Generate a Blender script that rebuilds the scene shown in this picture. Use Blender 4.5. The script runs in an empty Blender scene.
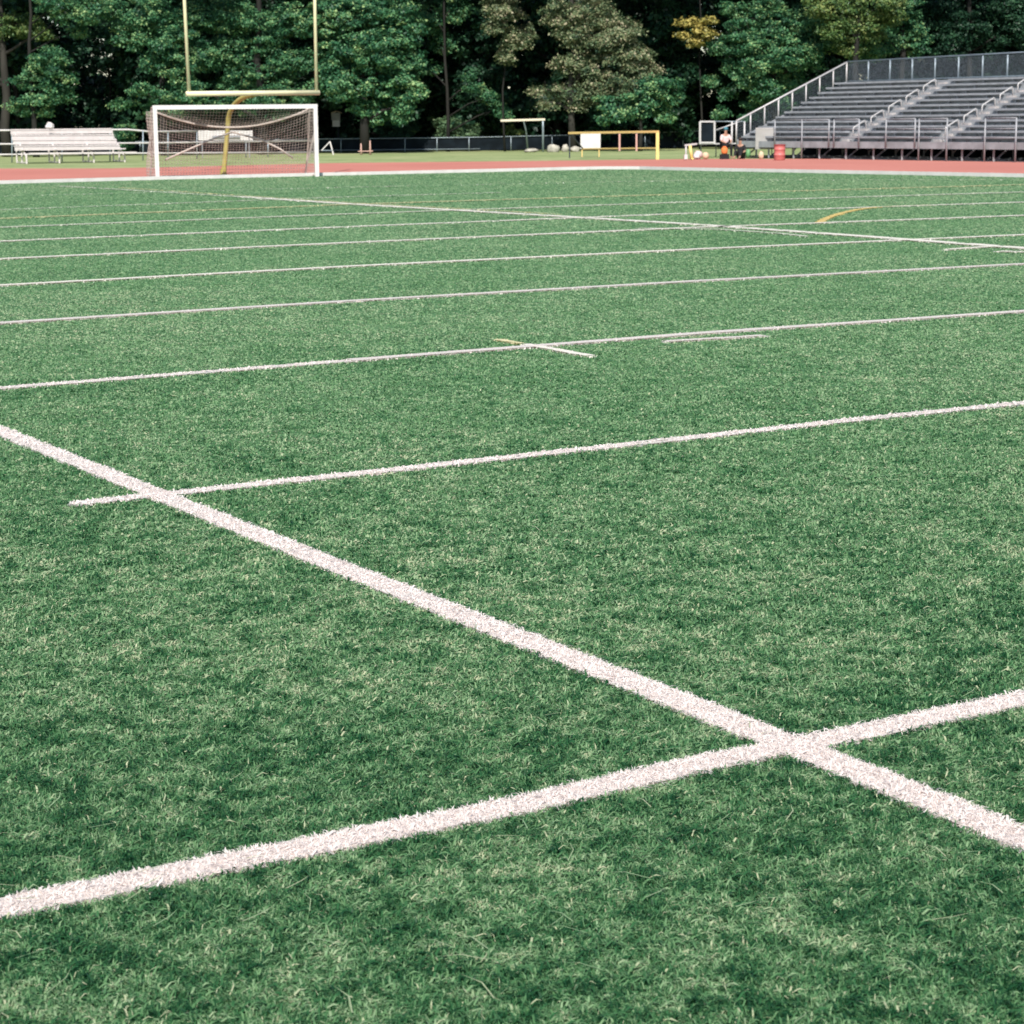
import bpy, math, random
import numpy as np
from mathutils import Vector, Matrix

random.seed(11)
rng = np.random.default_rng(11)
C = bpy.context.scene.collection
sc = bpy.context.scene

# ------------------------------------------------------------------ camera
CAMH = 1.785
FPX, PITCH, ROLL, YAW = 2076.26, 0.1863, -0.0100, 0.5389
cp, sp = math.cos(PITCH), math.sin(PITCH)
cr, sr = math.cos(ROLL), math.sin(ROLL)
R0 = Vector((1, 0, 0)); U0 = Vector((0, sp, cp)); F0 = Vector((0, cp, -sp))
RIGHT = R0 * cr + U0 * sr
UP = U0 * cr - R0 * sr
cam_d = bpy.data.cameras.new('camera')
cam = bpy.data.objects.new('camera', cam_d); C.objects.link(cam)
m = Matrix((RIGHT, UP, -F0)).transposed().to_4x4(); m.translation = (0, 0, CAMH)
cam.matrix_world = m
cam_d.sensor_width = 36; cam_d.lens = 36 * FPX / 1024
cam_d.clip_start = 0.1; cam_d.clip_end = 3000
cam_d.dof.use_dof = True; cam_d.dof.focus_distance = 8.5; cam_d.dof.aperture_fstop = 10
sc.camera = cam

def ray(px, py):
    return F0 + RIGHT * ((px - 512) / FPX) - UP * ((py - 512) / FPX)
def G(px, py):                       # ground point seen at a pixel of the photo
    d = ray(px, py); t = -CAMH / d.z
    return Vector((d.x * t, d.y * t, 0))
def D(px, py, Y):                    # point at distance Y
    d = ray(px, py); t = Y / d.y
    return Vector((d.x * t, Y, CAMH + d.z * t))
Uv = Vector((math.cos(YAW), math.sin(YAW), 0))      # along the yard lines
Wv = Vector((-math.sin(YAW), math.cos(YAW), 0))     # along the long side of the field, away

# ------------------------------------------------------------------ materials
def mat(name, col, rough=0.6, metal=0.0, noise=0.0, nscale=8.0, col2=None, bump=0.0, spec=0.5, stretch=None):
    m = bpy.data.materials.new(name); m.use_nodes = True
    nt = m.node_tree; b = nt.nodes['Principled BSDF']
    b.inputs['Roughness'].default_value = rough; b.inputs['Metallic'].default_value = metal
    b.inputs['Specular IOR Level'].default_value = spec
    c = (*col, 1)
    if noise > 0 or col2:
        tc = nt.nodes.new('ShaderNodeTexCoord'); n = nt.nodes.new('ShaderNodeTexNoise')
        n.inputs['Scale'].default_value = nscale; n.inputs['Detail'].default_value = 6
        src = tc.outputs['Object']
        if stretch:
            mp = nt.nodes.new('ShaderNodeMapping'); mp.inputs['Scale'].default_value = stretch
            nt.links.new(src, mp.inputs[0]); src = mp.outputs[0]
        nt.links.new(src, n.inputs['Vector'])
        r = nt.nodes.new('ShaderNodeValToRGB')
        c2 = col2 or tuple(x * (1 - noise) for x in col)
        r.color_ramp.elements[0].position = 0.35; r.color_ramp.elements[1].position = 0.65
        r.color_ramp.elements[0].color = (*c2, 1); r.color_ramp.elements[1].color = c
        nt.links.new(n.outputs['Fac'], r.inputs[0]); nt.links.new(r.outputs[0], b.inputs['Base Color'])
        if bump:
            bp = nt.nodes.new('ShaderNodeBump'); bp.inputs['Strength'].default_value = bump
            nt.links.new(n.outputs['Fac'], bp.inputs['Height']); nt.links.new(bp.outputs[0], b.inputs['Normal'])
    else:
        b.inputs['Base Color'].default_value = c
    return m

def leafmat(name, ramp, trans=0.35, rough=0.55, patch=None, gloss=0.3):
    """leaves and blades: colour from the per-leaf attribute 'rnd'"""
    m = bpy.data.materials.new(name); m.use_nodes = True
    nt = m.node_tree; b = nt.nodes['Principled BSDF']; out = nt.nodes['Material Output']
    a = nt.nodes.new('ShaderNodeAttribute'); a.attribute_name = 'rnd'
    r = nt.nodes.new('ShaderNodeValToRGB')
    el = r.color_ramp.elements
    el[0].position = ramp[0][0]; el[0].color = (*ramp[0][1], 1)
    el[1].position = ramp[-1][0]; el[1].color = (*ramp[-1][1], 1)
    for p, c in ramp[1:-1]:
        e = el.new(p); e.color = (*c, 1)
    nt.links.new(a.outputs['Fac'], r.inputs[0])
    b.inputs['Roughness'].default_value = rough; b.inputs['Specular IOR Level'].default_value = gloss
    nt.links.new(r.outputs[0], b.inputs['Base Color'])
    t = nt.nodes.new('ShaderNodeBsdfTranslucent'); nt.links.new(r.outputs[0], t.inputs[0])
    mx = nt.nodes.new('ShaderNodeMixShader'); mx.inputs[0].default_value = trans
    nt.links.new(b.outputs[0], mx.inputs[1]); nt.links.new(t.outputs[0], mx.inputs[2])
    nt.links.new(mx.outputs[0], out.inputs[0])
    return m

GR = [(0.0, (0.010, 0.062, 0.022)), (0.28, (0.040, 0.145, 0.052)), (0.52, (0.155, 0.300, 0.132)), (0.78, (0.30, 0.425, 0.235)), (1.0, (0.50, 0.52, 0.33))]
M = {}
M['blade'] = leafmat('grass_blades', GR, trans=0.3, rough=0.5, gloss=0.25)
M['paint_blade'] = leafmat('painted_blades', [(0, (0.82, 0.755, 0.715)), (0.3, (0.90, 0.825, 0.785)), (1.0, (0.91, 0.84, 0.80))], trans=0.45, rough=0.7, gloss=0.2)
M['paint_old'] = leafmat('worn_painted_blades', [(0, (0.82, 0.77, 0.68)), (0.4, (0.90, 0.84, 0.75)), (1.0, (0.91, 0.86, 0.78))], trans=0.3, rough=0.7, gloss=0.2)
M['paint_faint'] = leafmat('faint_painted_blades', [(0, (0.56, 0.60, 0.47)), (0.5, (0.70, 0.70, 0.58)), (1.0, (0.80, 0.78, 0.67))], trans=0.25, rough=0.7, gloss=0.2)
M['paint_gold'] = leafmat('gold_painted_blades', [(0, (0.56, 0.55, 0.30)), (0.5, (0.72, 0.66, 0.38)), (1.0, (0.78, 0.70, 0.46))], trans=0.25, rough=0.7, gloss=0.2)
M['paint_amber'] = leafmat('amber_painted_blades', [(0, (0.52, 0.40, 0.14)), (0.5, (0.70, 0.52, 0.18)), (1.0, (0.76, 0.60, 0.28))], trans=0.25, rough=0.7, gloss=0.2)
M['white'] = mat('white_paint', (0.68, 0.64, 0.62), 0.45, noise=0.12, nscale=3)
M['goalwhite'] = mat('goal_white_paint', (0.76, 0.715, 0.69), 0.35, noise=0.08, nscale=4)
M['bench'] = mat('bench_white_paint', (0.64, 0.58, 0.565), 0.5, noise=0.12, nscale=5)
M['cream'] = mat('cream_paint', (0.74, 0.66, 0.50), 0.5, noise=0.12, nscale=4)
M['yellow'] = mat('pale_yellow_paint', (0.86, 0.79, 0.50), 0.4, noise=0.1, nscale=3)
M['yellowdeep'] = mat('mustard_paint', (0.44, 0.38, 0.10), 0.5, noise=0.2, nscale=3)
M['orange'] = mat('amber_paint', (0.74, 0.52, 0.20), 0.5, noise=0.15, nscale=4)
M['alu'] = mat('weathered_aluminium', (0.36, 0.375, 0.40), 0.5, 0.1, noise=0.3, nscale=2.5, stretch=(1, 1, 6))
M['alud'] = mat('aluminium_riser', (0.36, 0.375, 0.395), 0.6, 0.1, noise=0.3, nscale=2)
M['aluw'] = mat('bright_aluminium_rail', (0.55, 0.53, 0.52), 0.45, 0.1, noise=0.15, nscale=4)
M['alup'] = mat('grey_post', (0.33, 0.34, 0.36), 0.5, 0.2, noise=0.2, nscale=4)
M['rail'] = mat('galvanised_rail', (0.30, 0.36, 0.40), 0.45, 0.3, noise=0.2, nscale=4)
M['step'] = mat('aisle_step_paint', (0.50, 0.46, 0.45), 0.6, noise=0.3, nscale=6)
M['dark'] = mat('dark_steel', (0.035, 0.045, 0.055), 0.6, 0.2, noise=0.2)
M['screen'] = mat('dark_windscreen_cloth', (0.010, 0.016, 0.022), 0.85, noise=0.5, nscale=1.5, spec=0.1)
M['net'] = mat('net_cord', (0.62, 0.54, 0.48), 0.8, noise=0.2, nscale=20)
M['rope'] = mat('net_rope', (0.56, 0.47, 0.42), 0.8, noise=0.2, nscale=10)
M['bark'] = mat('bark', (0.016, 0.015, 0.012), 0.9, noise=0.5, nscale=3, bump=0.6, stretch=(1, 1, 0.3))
M['barkpale'] = mat('pale_bark', (0.035, 0.032, 0.026), 0.9, noise=0.5, nscale=3, bump=0.6, stretch=(1, 1, 0.3))
M['rock'] = mat('pale_stone', (0.46, 0.43, 0.36), 0.9, noise=0.4, nscale=4, bump=0.6)
M['red'] = mat('red_plastic', (0.55, 0.16, 0.145), 0.5, noise=0.12, nscale=3)
M['redlid'] = mat('dark_red_plastic', (0.30, 0.05, 0.05), 0.5, noise=0.12, nscale=3)
M['skin'] = mat('skin', (0.45, 0.26, 0.18), 0.6, noise=0.1)
M['hair'] = mat('dark_hair', (0.03, 0.02, 0.015), 0.7, noise=0.2)
M['pink'] = mat('pale_pink_cotton', (0.70, 0.52, 0.50), 0.9, noise=0.1)
M['orangecloth'] = mat('orange_cloth', (0.72, 0.20, 0.05), 0.8, noise=0.1)
M['black'] = mat('black_cloth', (0.012, 0.012, 0.014), 0.9, noise=0.3)
M['teal'] = mat('teal_cloth', (0.05, 0.20, 0.26), 0.8, noise=0.1)
M['tan'] = mat('tan_cloth', (0.62, 0.48, 0.32), 0.8, noise=0.15)
M['greencl'] = mat('green_plastic', (0.14, 0.32, 0.14), 0.6, noise=0.1)
M['panel'] = mat('grey_board', (0.36, 0.35, 0.33), 0.7, noise=0.15, nscale=3)
M['yellowp'] = mat('yellow_plastic', (0.80, 0.62, 0.22), 0.5, noise=0.1)
M['pinkpost'] = mat('faded_orange_plastic', (0.55, 0.34, 0.28), 0.6, noise=0.1)

# ------------------------------------------------------------------ mesh helpers
class MB:
    def __init__(s): s.v = []; s.f = []; s.smooth = False
    def box(s, o, ax, ay, az):
        """box centred at o with half-extent vectors"""
        i = len(s.v)
        for a in (-1, 1):
            for b in (-1, 1):
                for c in (-1, 1):
                    s.v.append(o + ax * a + ay * b + az * c)
        for q in ((0, 1, 3, 2), (4, 6, 7, 5), (0, 4, 5, 1), (2, 3, 7, 6), (0, 2, 6, 4), (1, 5, 7, 3)):
            s.f.append([i + k for k in q])
        return s
    def bar(s, a, b, w, h=None, up=Vector((0, 0, 1))):
        h = h or w; d = (b - a); L = d.length; d = d / L
        x = d.cross(up)
        if x.length < 1e-3: x = d.cross(Vector((1, 0, 0)))
        x.normalize(); y = x.cross(d)
        return s.box((a + b) / 2, d * (L / 2), x * (w / 2), y * (h / 2))
    def tube(s, pts, r, n=8, cap=True):
        pts = [Vector(p) for p in pts]
        rs = r if isinstance(r, (list, tuple)) else [r] * len(pts)
        base = len(s.v); prev = None
        for k, p in enumerate(pts):
            t = (pts[min(k + 1, len(pts) - 1)] - pts[max(k - 1, 0)]).normalized()
            x = (prev - t * prev.dot(t)) if prev is not None else t.cross(Vector((0.13, 0.27, 1)))
            if x.length < 1e-4: x = t.cross(Vector((1, 0, 0)))
            x.normalize(); prev = x; y = t.cross(x)
            for j in range(n):
                a = 2 * math.pi * j / n
                s.v.append(p + (x * math.cos(a) + y * math.sin(a)) * rs[k])
        for k in range(len(pts) - 1):
            for j in range(n):
                a = base + k * n + j; b = base + k * n + (j + 1) % n
                s.f.append([a, b, b + n, a + n])
        if cap:
            s.f.append([base + j for j in range(n)][::-1])
            e = base + (len(pts) - 1) * n
            s.f.append([e + j for j in range(n)])
        return s
    def lathe(s, o, prof, n=20):
        b = len(s.v)
        for r, z in prof:
            for j in range(n):
                a = 2 * math.pi * j / n
                s.v.append(o + Vector((r * math.cos(a), r * math.sin(a), z)))
        for k in range(len(prof) - 1):
            for j in range(n):
                p = b + k * n + j; q = b + k * n + (j + 1) % n
                s.f.append([p, q, q + n, p + n])
        s.f.append([b + j for j in range(n)][::-1]); e = b + (len(prof) - 1) * n
        s.f.append([e + j for j in range(n)])
        return s
    def blob(s, o, rx, ry, rz, seed=0, rough=0.15, n=10, m_=7):
        r = random.Random(seed); b = len(s.v)
        for i in range(m_ + 1):
            th = math.pi * i / m_
            for j in range(n):
                ph = 2 * math.pi * j / n
                k = 1 + (r.random() - .5) * 2 * rough if 0 < i < m_ else 1
                s.v.append(o + Vector((rx * k * math.sin(th) * math.cos(ph), ry * k * math.sin(th) * math.sin(ph), rz * k * math.cos(th))))
        for i in range(m_):
            for j in range(n):
                p = b + i * n + j; q = b + i * n + (j + 1) % n
                s.f.append([p, q, q + n, p + n])
        return s
    def build(s, name, material, parent=None, smooth=False):
        me = bpy.data.meshes.new(name); me.from_pydata([tuple(v) for v in s.v], [], s.f); me.update()
        me.materials.append(material)
        if smooth: me.polygons.foreach_set('use_smooth', [True] * len(me.polygons))
        o = bpy.data.objects.new(name, me); C.objects.link(o)
        if parent is not None:
            o.parent = parent
            if parent.parent is None: o.matrix_parent_inverse = Matrix.Translation(-Vector(parent.location))
        return o
def root_loc(o):
    # children are written in world coordinates; the thing's Empty only translates
    return o.location if o.parent is None else root_loc(o.parent)
def thing(name, label, cat, loc, group=None):
    o = bpy.data.objects.new(name, None); C.objects.link(o); o.location = loc
    o.empty_display_size = 0.2
    return tag(o, label, cat, group)
def tag(o, label, cat, group=None):
    o['label'] = label; o['category'] = cat
    if group: o['group'] = group
    return o
def struct(o, kind='structure'):
    o['kind'] = kind; return o

def np_mesh(name, verts, nper, faces_per, material, rnd=None):
    """verts (N*nper,3); faces_per: list of index tuples inside one element (all elements alike)"""
    N = len(verts) // nper
    me = bpy.data.meshes.new(name)
    me.vertices.add(len(verts)); me.vertices.foreach_set('co', verts.astype(np.float32).ravel())
    idx = []; tot = []
    base = (np.arange(N) * nper)[:, None]
    allidx = np.concatenate([base + np.array(f)[None, :] for f in faces_per], axis=1)
    sizes = np.tile(np.array([len(f) for f in faces_per]), N)
    me.loops.add(allidx.size); me.loops.foreach_set('vertex_index', allidx.ravel().astype(np.int32))
    me.polygons.add(len(sizes))
    st = np.concatenate([[0], np.cumsum(sizes)[:-1]])
    me.polygons.foreach_set('loop_start', st.astype(np.int32))
    me.polygons.foreach_set('loop_total', sizes.astype(np.int32))
    if rnd is not None:
        a = me.attributes.new('rnd', 'FLOAT', 'POINT')
        a.data.foreach_set('value', np.repeat(rnd, nper).astype(np.float32))
    me.materials.append(material)
    me.update(calc_edges=True)
    return me

def vnoise(x, y, s, seed):
    r = np.random.default_rng(seed); g = r.random((256, 256))
    X = x / s + 1000.3; Y = y / s + 1000.7
    xi = np.floor(X).astype(int); yi = np.floor(Y).astype(int); fx = X - xi; fy = Y - yi
    fx = fx * fx * (3 - 2 * fx); fy = fy * fy * (3 - 2 * fy)
    a = g[xi % 256, yi % 256]; b = g[(xi + 1) % 256, yi % 256]; c = g[xi % 256, (yi + 1) % 256]; d = g[(xi + 1) % 256, (yi + 1) % 256]
    return (a * (1 - fx) + b * fx) * (1 - fy) + (c * (1 - fx) + d * fx) * fy

def fieldtone(x, y):
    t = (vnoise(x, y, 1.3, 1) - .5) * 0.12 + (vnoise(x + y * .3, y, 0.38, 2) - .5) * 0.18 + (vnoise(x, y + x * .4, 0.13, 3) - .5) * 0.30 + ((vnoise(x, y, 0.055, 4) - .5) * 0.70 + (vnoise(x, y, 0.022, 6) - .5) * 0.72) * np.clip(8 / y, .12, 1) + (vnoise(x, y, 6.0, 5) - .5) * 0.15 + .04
    return t          # about -0.6 .. 0.6

# ------------------------------------------------------------------ ground
def poly_sheet(name, pts, z, material):
    me = bpy.data.meshes.new(name); me.from_pydata([(p[0], p[1], z) for p in pts], [], [list(range(len(pts)))])
    me.materials.append(material); o = bpy.data.objects.new(name, me); C.objects.link(o); return struct(o)

def groundmat(name, ramp, scales, bumps=0.5):
    m = bpy.data.materials.new(name); m.use_nodes = True; nt = m.node_tree; b = nt.nodes['Principled BSDF']
    b.inputs['Roughness'].default_value = 0.95; b.inputs['Specular IOR Level'].default_value = 0.1
    geo = nt.nodes.new('ShaderNodeNewGeometry'); acc = None
    for sc_, w in scales:
        n = nt.nodes.new('ShaderNodeTexNoise'); n.inputs['Scale'].default_value = sc_; n.inputs['Detail'].default_value = 3
        nt.links.new(geo.outputs['Position'], n.inputs['Vector'])
        mu = nt.nodes.new('ShaderNodeMath'); mu.operation = 'MULTIPLY_ADD'; mu.inputs[1].default_value = w
        nt.links.new(n.outputs['Fac'], mu.inputs[0])
        if acc is None: mu.inputs[2].default_value = 0
        else: nt.links.new(acc, mu.inputs[2])
        acc = mu.outputs[0]
    r = nt.nodes.new('ShaderNodeValToRGB'); el = r.color_ramp.elements
    el[0].position = ramp[0][0]; el[0].color = (*ramp[0][1], 1); el[1].position = ramp[-1][0]; el[1].color = (*ramp[-1][1], 1)
    for p, c in ramp[1:-1]:
        e = el.new(p); e.color = (*c, 1)
    nt.links.new(acc, r.inputs[0]); nt.links.new(r.outputs[0], b.inputs['Base Color'])
    bp = nt.nodes.new('ShaderNodeBump'); bp.inputs['Strength'].default_value = bumps; bp.inputs['Distance'].default_value = 0.05
    nt.links.new(acc, bp.inputs['Height']); nt.links.new(bp.outputs[0], b.inputs['Normal'])
    return m
M['rough'] = groundmat('rough_grass', [(0.3, (0.14, 0.20, 0.08)), (0.5, (0.26, 0.31, 0.14)), (0.7, (0.42, 0.42, 0.23))], [(0.25, .4), (1.5, .35), (9, .25)])
M['turf'] = groundmat('turf_ground', [(0.35, (0.04, 0.11, 0.045)), (0.5, (0.07, 0.165, 0.07)), (0.65, (0.11, 0.21, 0.10))], [(0.5, .35), (2.2, .35), (11, .3)])
M['soil'] = groundmat('forest_floor', [(0.3, (0.02, 0.018, 0.012)), (0.7, (0.06, 0.05, 0.03))], [(0.5, .5), (4, .5)])
M['track'] = groundmat('red_track', [(0.3, (0.43, 0.165, 0.132)), (0.5, (0.49, 0.19, 0.152)), (0.7, (0.54, 0.225, 0.182))], [(0.2, .5), (3, .2), (60, .3)], 0.2)
M['gravel'] = groundmat('shade_dark_gravel', [(0.3, (0.03, 0.03, 0.03)), (0.7, (0.09, 0.085, 0.08))], [(2, .5), (25, .5)])  # gravel tone kept dark to paint in the shade below the grandstand

poly_sheet('ground', [(-900, -300), (900, -300), (900, 1600), (-900, 1600)], -0.012, M['rough'])
poly_sheet('forest_floor', [(-90, 128), (-10, 133), (14, 136), (26, 116), (90, 100), (150, 420), (-150, 420)], -0.006, M['soil'])
# track outline taken on the ground
curb_px = [(-260, 191.5), (-120, 187.3), (0, 184), (110, 181), (157, 179.8), (320, 175.9), (420, 173.6), (500, 171.7), (560, 170.2), (600, 169.4), (640, 169.4), (680, 170.4), (740, 171.6), (800, 172.8), (900, 174.8), (1024, 177.3), (1200, 181.5), (1400, 187)]
curb = [G(*p) for p in curb_px]
outer_px = [(1400, 167.5), (1200, 164.0), (1024, 161.8), (930, 160), (840, 158.7), (700, 158.8), (520, 161), (330, 163.0), (110, 168.3), (0, 168.4), (-120, 169.2), (-260, 171)]
poly_sheet('running_track', [tuple(p) for p in curb] + [tuple(G(*p)) for p in outer_px], -0.003, M['track'])
poly_sheet('turf_field', [tuple(p) for p in curb] + [(60, -12), (-60, -12)], 0.0, M['turf'])
poly_sheet('gravel_strip', [tuple(G(*p)) for p in [(748, 158.0), (840, 158.5), (930, 159.8), (1024, 161.6), (1200, 163.8), (1400, 167.3)]] + [(45, 90), (25, 118), (14.5, 104)], -0.0085, M['gravel'])
ed = MB(); eo = [G(*p) for p in [(835, 158.9), (930, 160.1), (1024, 161.9), (1200, 164.1), (1400, 167.6)]]
for a, b in zip(eo[:-1], eo[1:]): ed.bar(a + Vector((0, 0, .012)), b + Vector((0, 0, .012)), .5, .03)
struct(ed.build('concrete_edge', M['panel']))
cb = MB()
for a, b in zip(curb[:-1], curb[1:]):
    d = (b - a).normalized() * 0.01
    cb.bar(a + Vector((0, 0, .055)) - d, b + Vector((0, 0, .055)) + d, 0.10, 0.11)
struct(cb.build('track_kerb', M['white']))

# ------------------------------------------------------------------ painted lines
# every marking: polyline on the ground, width, material key, how much of it is still painted
O0, SP = 2.7674 * CAMH, 2.5613 * CAMH
def on_yard(k):                      # point where yard line k has zero u
    return Wv * (O0 + SP * k)
markings = []
def mark(px, w, mk, cover=1.0, seed=0):
    markings.append(([G(*p) for p in px], w, mk, cover))
mark([(-60, 407.5), (0, 432.5), (350, 573.5), (700, 712), (1024, 842), (1200, 915)], 0.130, 'paint_blade', 1.0)
mark([(-200, 953.5), (0, 912.0), (180, 875.8), (350, 842.5), (520, 808.5), (700, 767.5), (860, 735.5), (1024, 701.5), (1300, 649)], 0.120, 'paint_blade', 1.0)
mark([(80, 505.2), (240, 488.0), (400, 471), (630, 446.0), (858, 421.0), (1024, 404.5), (1200, 386)], 0.112, 'paint_blade', .95)
mark([(-150, 401.5), (0, 389.5), (350, 362), (700, 334.8), (1024, 312.6), (1200, 301.5)], 0.135, 'paint_blade', .93)
mark([(-150, 333), (0, 324.5), (350, 302.3), (700, 282), (1024, 265), (1200, 257)], 0.15, 'paint_blade', .9)
mark([(-150, 293), (0, 286.6), (350, 267.4), (700, 250), (1024, 235.6), (1200, 229)], 0.17, 'paint_old', .9)
mark([(-150, 266), (0, 260), (350, 243.5), (690, 228.5), (1024, 216.1), (1200, 210)], 0.19, 'paint_old', .85)
mark([(-150, 247.5), (0, 242), (350, 227.4), (690, 213.8), (1024, 202.6), (1200, 197.5)], 0.20, 'paint_old', .8)
mark([(-150, 233), (0, 228), (350, 214.4), (690, 202.5), (1024, 192.5), (1200, 187.5)], 0.21, 'paint_faint', .85)
mark([(-150, 224), (0, 219.1), (350, 204.8), (700, 194), (1024, 185.0), (1200, 181)], 0.20, 'paint_gold', .75)
mark([(-150, 214), (0, 210.2), (350, 197.2), (500, 193)], 0.15, 'paint_faint', .6)
mark([(-150, 200.5), (0, 196.8), (350, 187.5), (700, 180.5), (1024, 180)], 0.10, 'paint_faint', .4)
mark([(60, 186.5), (130, 190.5), (240, 197.2)], 0.14, 'paint_faint', .6)
mark([(240, 197.2), (350, 204.6), (520, 214.6), (700, 225.5), (860, 237), (1024, 249.2), (1200, 262)], 0.26, 'paint_old', .8)
mark([(120, 188), (350, 203.2), (560, 214.8)], 0.09, 'paint_gold', .6)
mark([(498, 341.2), (522, 345.3)], 0.07, 'paint_gold', .9)
mark([(526, 346.0), (548, 350.0), (590, 357.6)], 0.085, 'paint_old', .95)
mark([(667, 343.0), (763, 337.2)], 0.085, 'paint_blade', .95)
mark([(640, 229.0), (720, 230.2), (780, 234.3), (806, 237.2)], 0.10, 'paint_faint', .8)
mark([(945, 250.6), (990, 247.6)], 0.14, 'paint_old', .85)
mark([(1000, 252.4), (1060, 253.8)], 0.16, 'paint_old', .85)
mark([(818, 223.6), (823, 220.8), (831, 217.2), (842, 213.6), (855, 210.7), (868, 208.7), (880, 207.7)], 0.13, 'paint_amber', .92)
mark([(880, 207.7), (900, 206.4), (930, 205.6)], 0.12, 'paint_gold', .7)

def strip_test(x, y, pts, w):
    """signed inside test + distance to a polyline strip"""
    best = np.full(x.shape, 1e9)
    for a, b in zip(pts[:-1], pts[1:]):
        dx, dy = b.x - a.x, b.y - a.y; L = dx * dx + dy * dy
        t = np.clip(((x - a.x) * dx + (y - a.y) * dy) / L, 0, 1)
        # no round cap beyond the ends
        d = np.hypot(x - a.x - t * dx, y - a.y - t * dy)
        best = np.minimum(best, d)
    return best

def blades(x, y, tone, hscale, wscale, flat, lying=0):
    """returns verts (5 per blade)"""
    n = len(x)
    ph = rng.random(n) * 2 * np.pi
    h = (0.009 + 0.019 * rng.random(n)) * hscale
    lean = np.minimum((0.15 + 1.75 * rng.random(n)) * flat, 2.1)
    w = (0.0009 + 0.0022 * rng.random(n) ** 1.6) * wscale
    fx = np.cos(ph); fy = np.sin(ph)
    wa = ph + np.pi / 2 + (rng.random(n) - .5) * 1.6
    wx = np.cos(wa) * w; wy = np.sin(wa) * w
    V = np.empty((n, 5, 3))
    hx = h * lean
    V[:, 0] = np.stack([x - wx, y - wy, np.full(n, -.001)], 1); V[:, 1] = np.stack([x + wx, y + wy, np.full(n, -.001)], 1)
    mx = x + fx * hx * .35; my = y + fy * hx * .35; mz = h * .62
    V[:, 2] = np.stack([mx + wx * .8, my + wy * .8, mz], 1); V[:, 3] = np.stack([mx - wx * .8, my - wy * .8, mz], 1)
    tz = np.maximum(h * (1.05 - .42 * lean), .0035 + .004 * rng.random(n))
    V[:, 2:4, 2] = np.minimum(V[:, 2:4, 2], (tz * 1.25 + .002)[:, None])
    V[:, 4] = np.stack([x + fx * hx, y + fy * hx, tz], 1)
    if lying:
        k = rng.random(n) < lying; m_ = int(k.sum())
        L = h[k] * (.8 + .7 * rng.random(m_)); zb = h[k] * (.25 + .5 * rng.random(m_)); bend = (rng.random(m_) - .5) * .25
        cxx, cyy = fx[k], fy[k]; ww = w[k] * .9
        px, py = x[k] - cxx * L / 2, y[k] - cyy * L / 2
        qx, qy = x[k] - cyy * bend * L * .4, y[k] + cxx * bend * L * .4
        V[k, 0] = np.stack([px + cyy * ww, py - cxx * ww, zb * .6], 1); V[k, 1] = np.stack([px - cyy * ww, py + cxx * ww, zb * .6 + ww * .6], 1)
        V[k, 2] = np.stack([qx - cyy * ww, qy + cxx * ww, zb * 1.15 + ww * .6], 1); V[k, 3] = np.stack([qx + cyy * ww, qy - cxx * ww, zb * 1.15], 1)
        V[k, 4] = np.stack([x[k] + cxx * L / 2, y[k] + cyy * L / 2, zb * .9], 1)
    return V.reshape(-1, 3)
QF = [(0, 1, 2, 3), (3, 2, 4)]

def sample(y0, y1, dens):
    """blades scattered over the part of the field in front of the camera, wider than the view"""
    hw0, hw1 = .262 * y0 + 1.0, .262 * y1 + 1.0
    area = (hw0 + hw1) * (y1 - y0); n = int(area * dens)
    y = y0 + (y1 - y0) * rng.random(n); hw = .262 * y + 1.0
    x = (rng.random(n) * 2 - 1) * hw1; k = np.abs(x) < hw
    return x[k], y[k]
NEAR = 27000
bands = [3.4]
while bands[-1] < 92: bands.append(bands[-1] * 1.09)
GX = []; GY = []; GW = []
for y0, y1 in zip(bands[:-1], bands[1:]):
    ym = (y0 + y1) / 2; k = max(ym / 5.2, 1.0)
    x, y = sample(y0, y1, NEAR * k ** -2.0)
    GX.append(x); GY.append(y); GW.append(np.full(len(x), k ** 0.97))
GX = np.concatenate(GX); GY = np.concatenate(GY); GW = np.concatenate(GW)
edge = vnoise(GX, GY, .03, 9) * .014 - .007
painted = np.zeros(len(GX), int) - 1
for i, (pts, w, mk, cov) in enumerate(markings):
    grow = 0.0
    d = strip_test(GX, GY, pts, w)
    keep = (vnoise(GX, GY, .12, 40 + i) * .6 + rng.random(len(GX)) * .4) < cov * .8 + .2 * (cov > .99) + .12
    inside = (d < w / 2 + edge) & keep & (painted < 0)
    painted[inside] = i
g = painted < 0
tone = fieldtone(GX, GY)
r_ = rng.random(len(GX))
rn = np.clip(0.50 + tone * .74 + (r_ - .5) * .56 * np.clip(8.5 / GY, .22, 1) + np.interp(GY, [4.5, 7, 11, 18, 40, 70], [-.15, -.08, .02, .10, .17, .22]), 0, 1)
dry = rng.random(len(GX)) < .018 * np.clip(9 / GY, 0, 1); rn[dry] = .93 + .07 * rng.random(dry.sum())
flat = np.clip(1.0 + tone * .5, .6, 1.5)
HS = np.interp(GY, [0, 7, 14, 30, 60], [1.0, 1.0, .85, .6, .5])
# keep the turf inside the kerb
cx = np.array([p.x for p in curb]); cy = np.array([p.y for p in curb])
g &= GY < np.interp(GX, cx, cy) - .12
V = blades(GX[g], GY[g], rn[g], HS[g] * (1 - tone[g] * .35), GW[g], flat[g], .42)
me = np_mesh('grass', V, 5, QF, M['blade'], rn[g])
go = bpy.data.objects.new('grass', me); C.objects.link(go); struct(go, 'stuff')
tag(go, 'short mottled green grass covering the whole sports field', 'grass')

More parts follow.
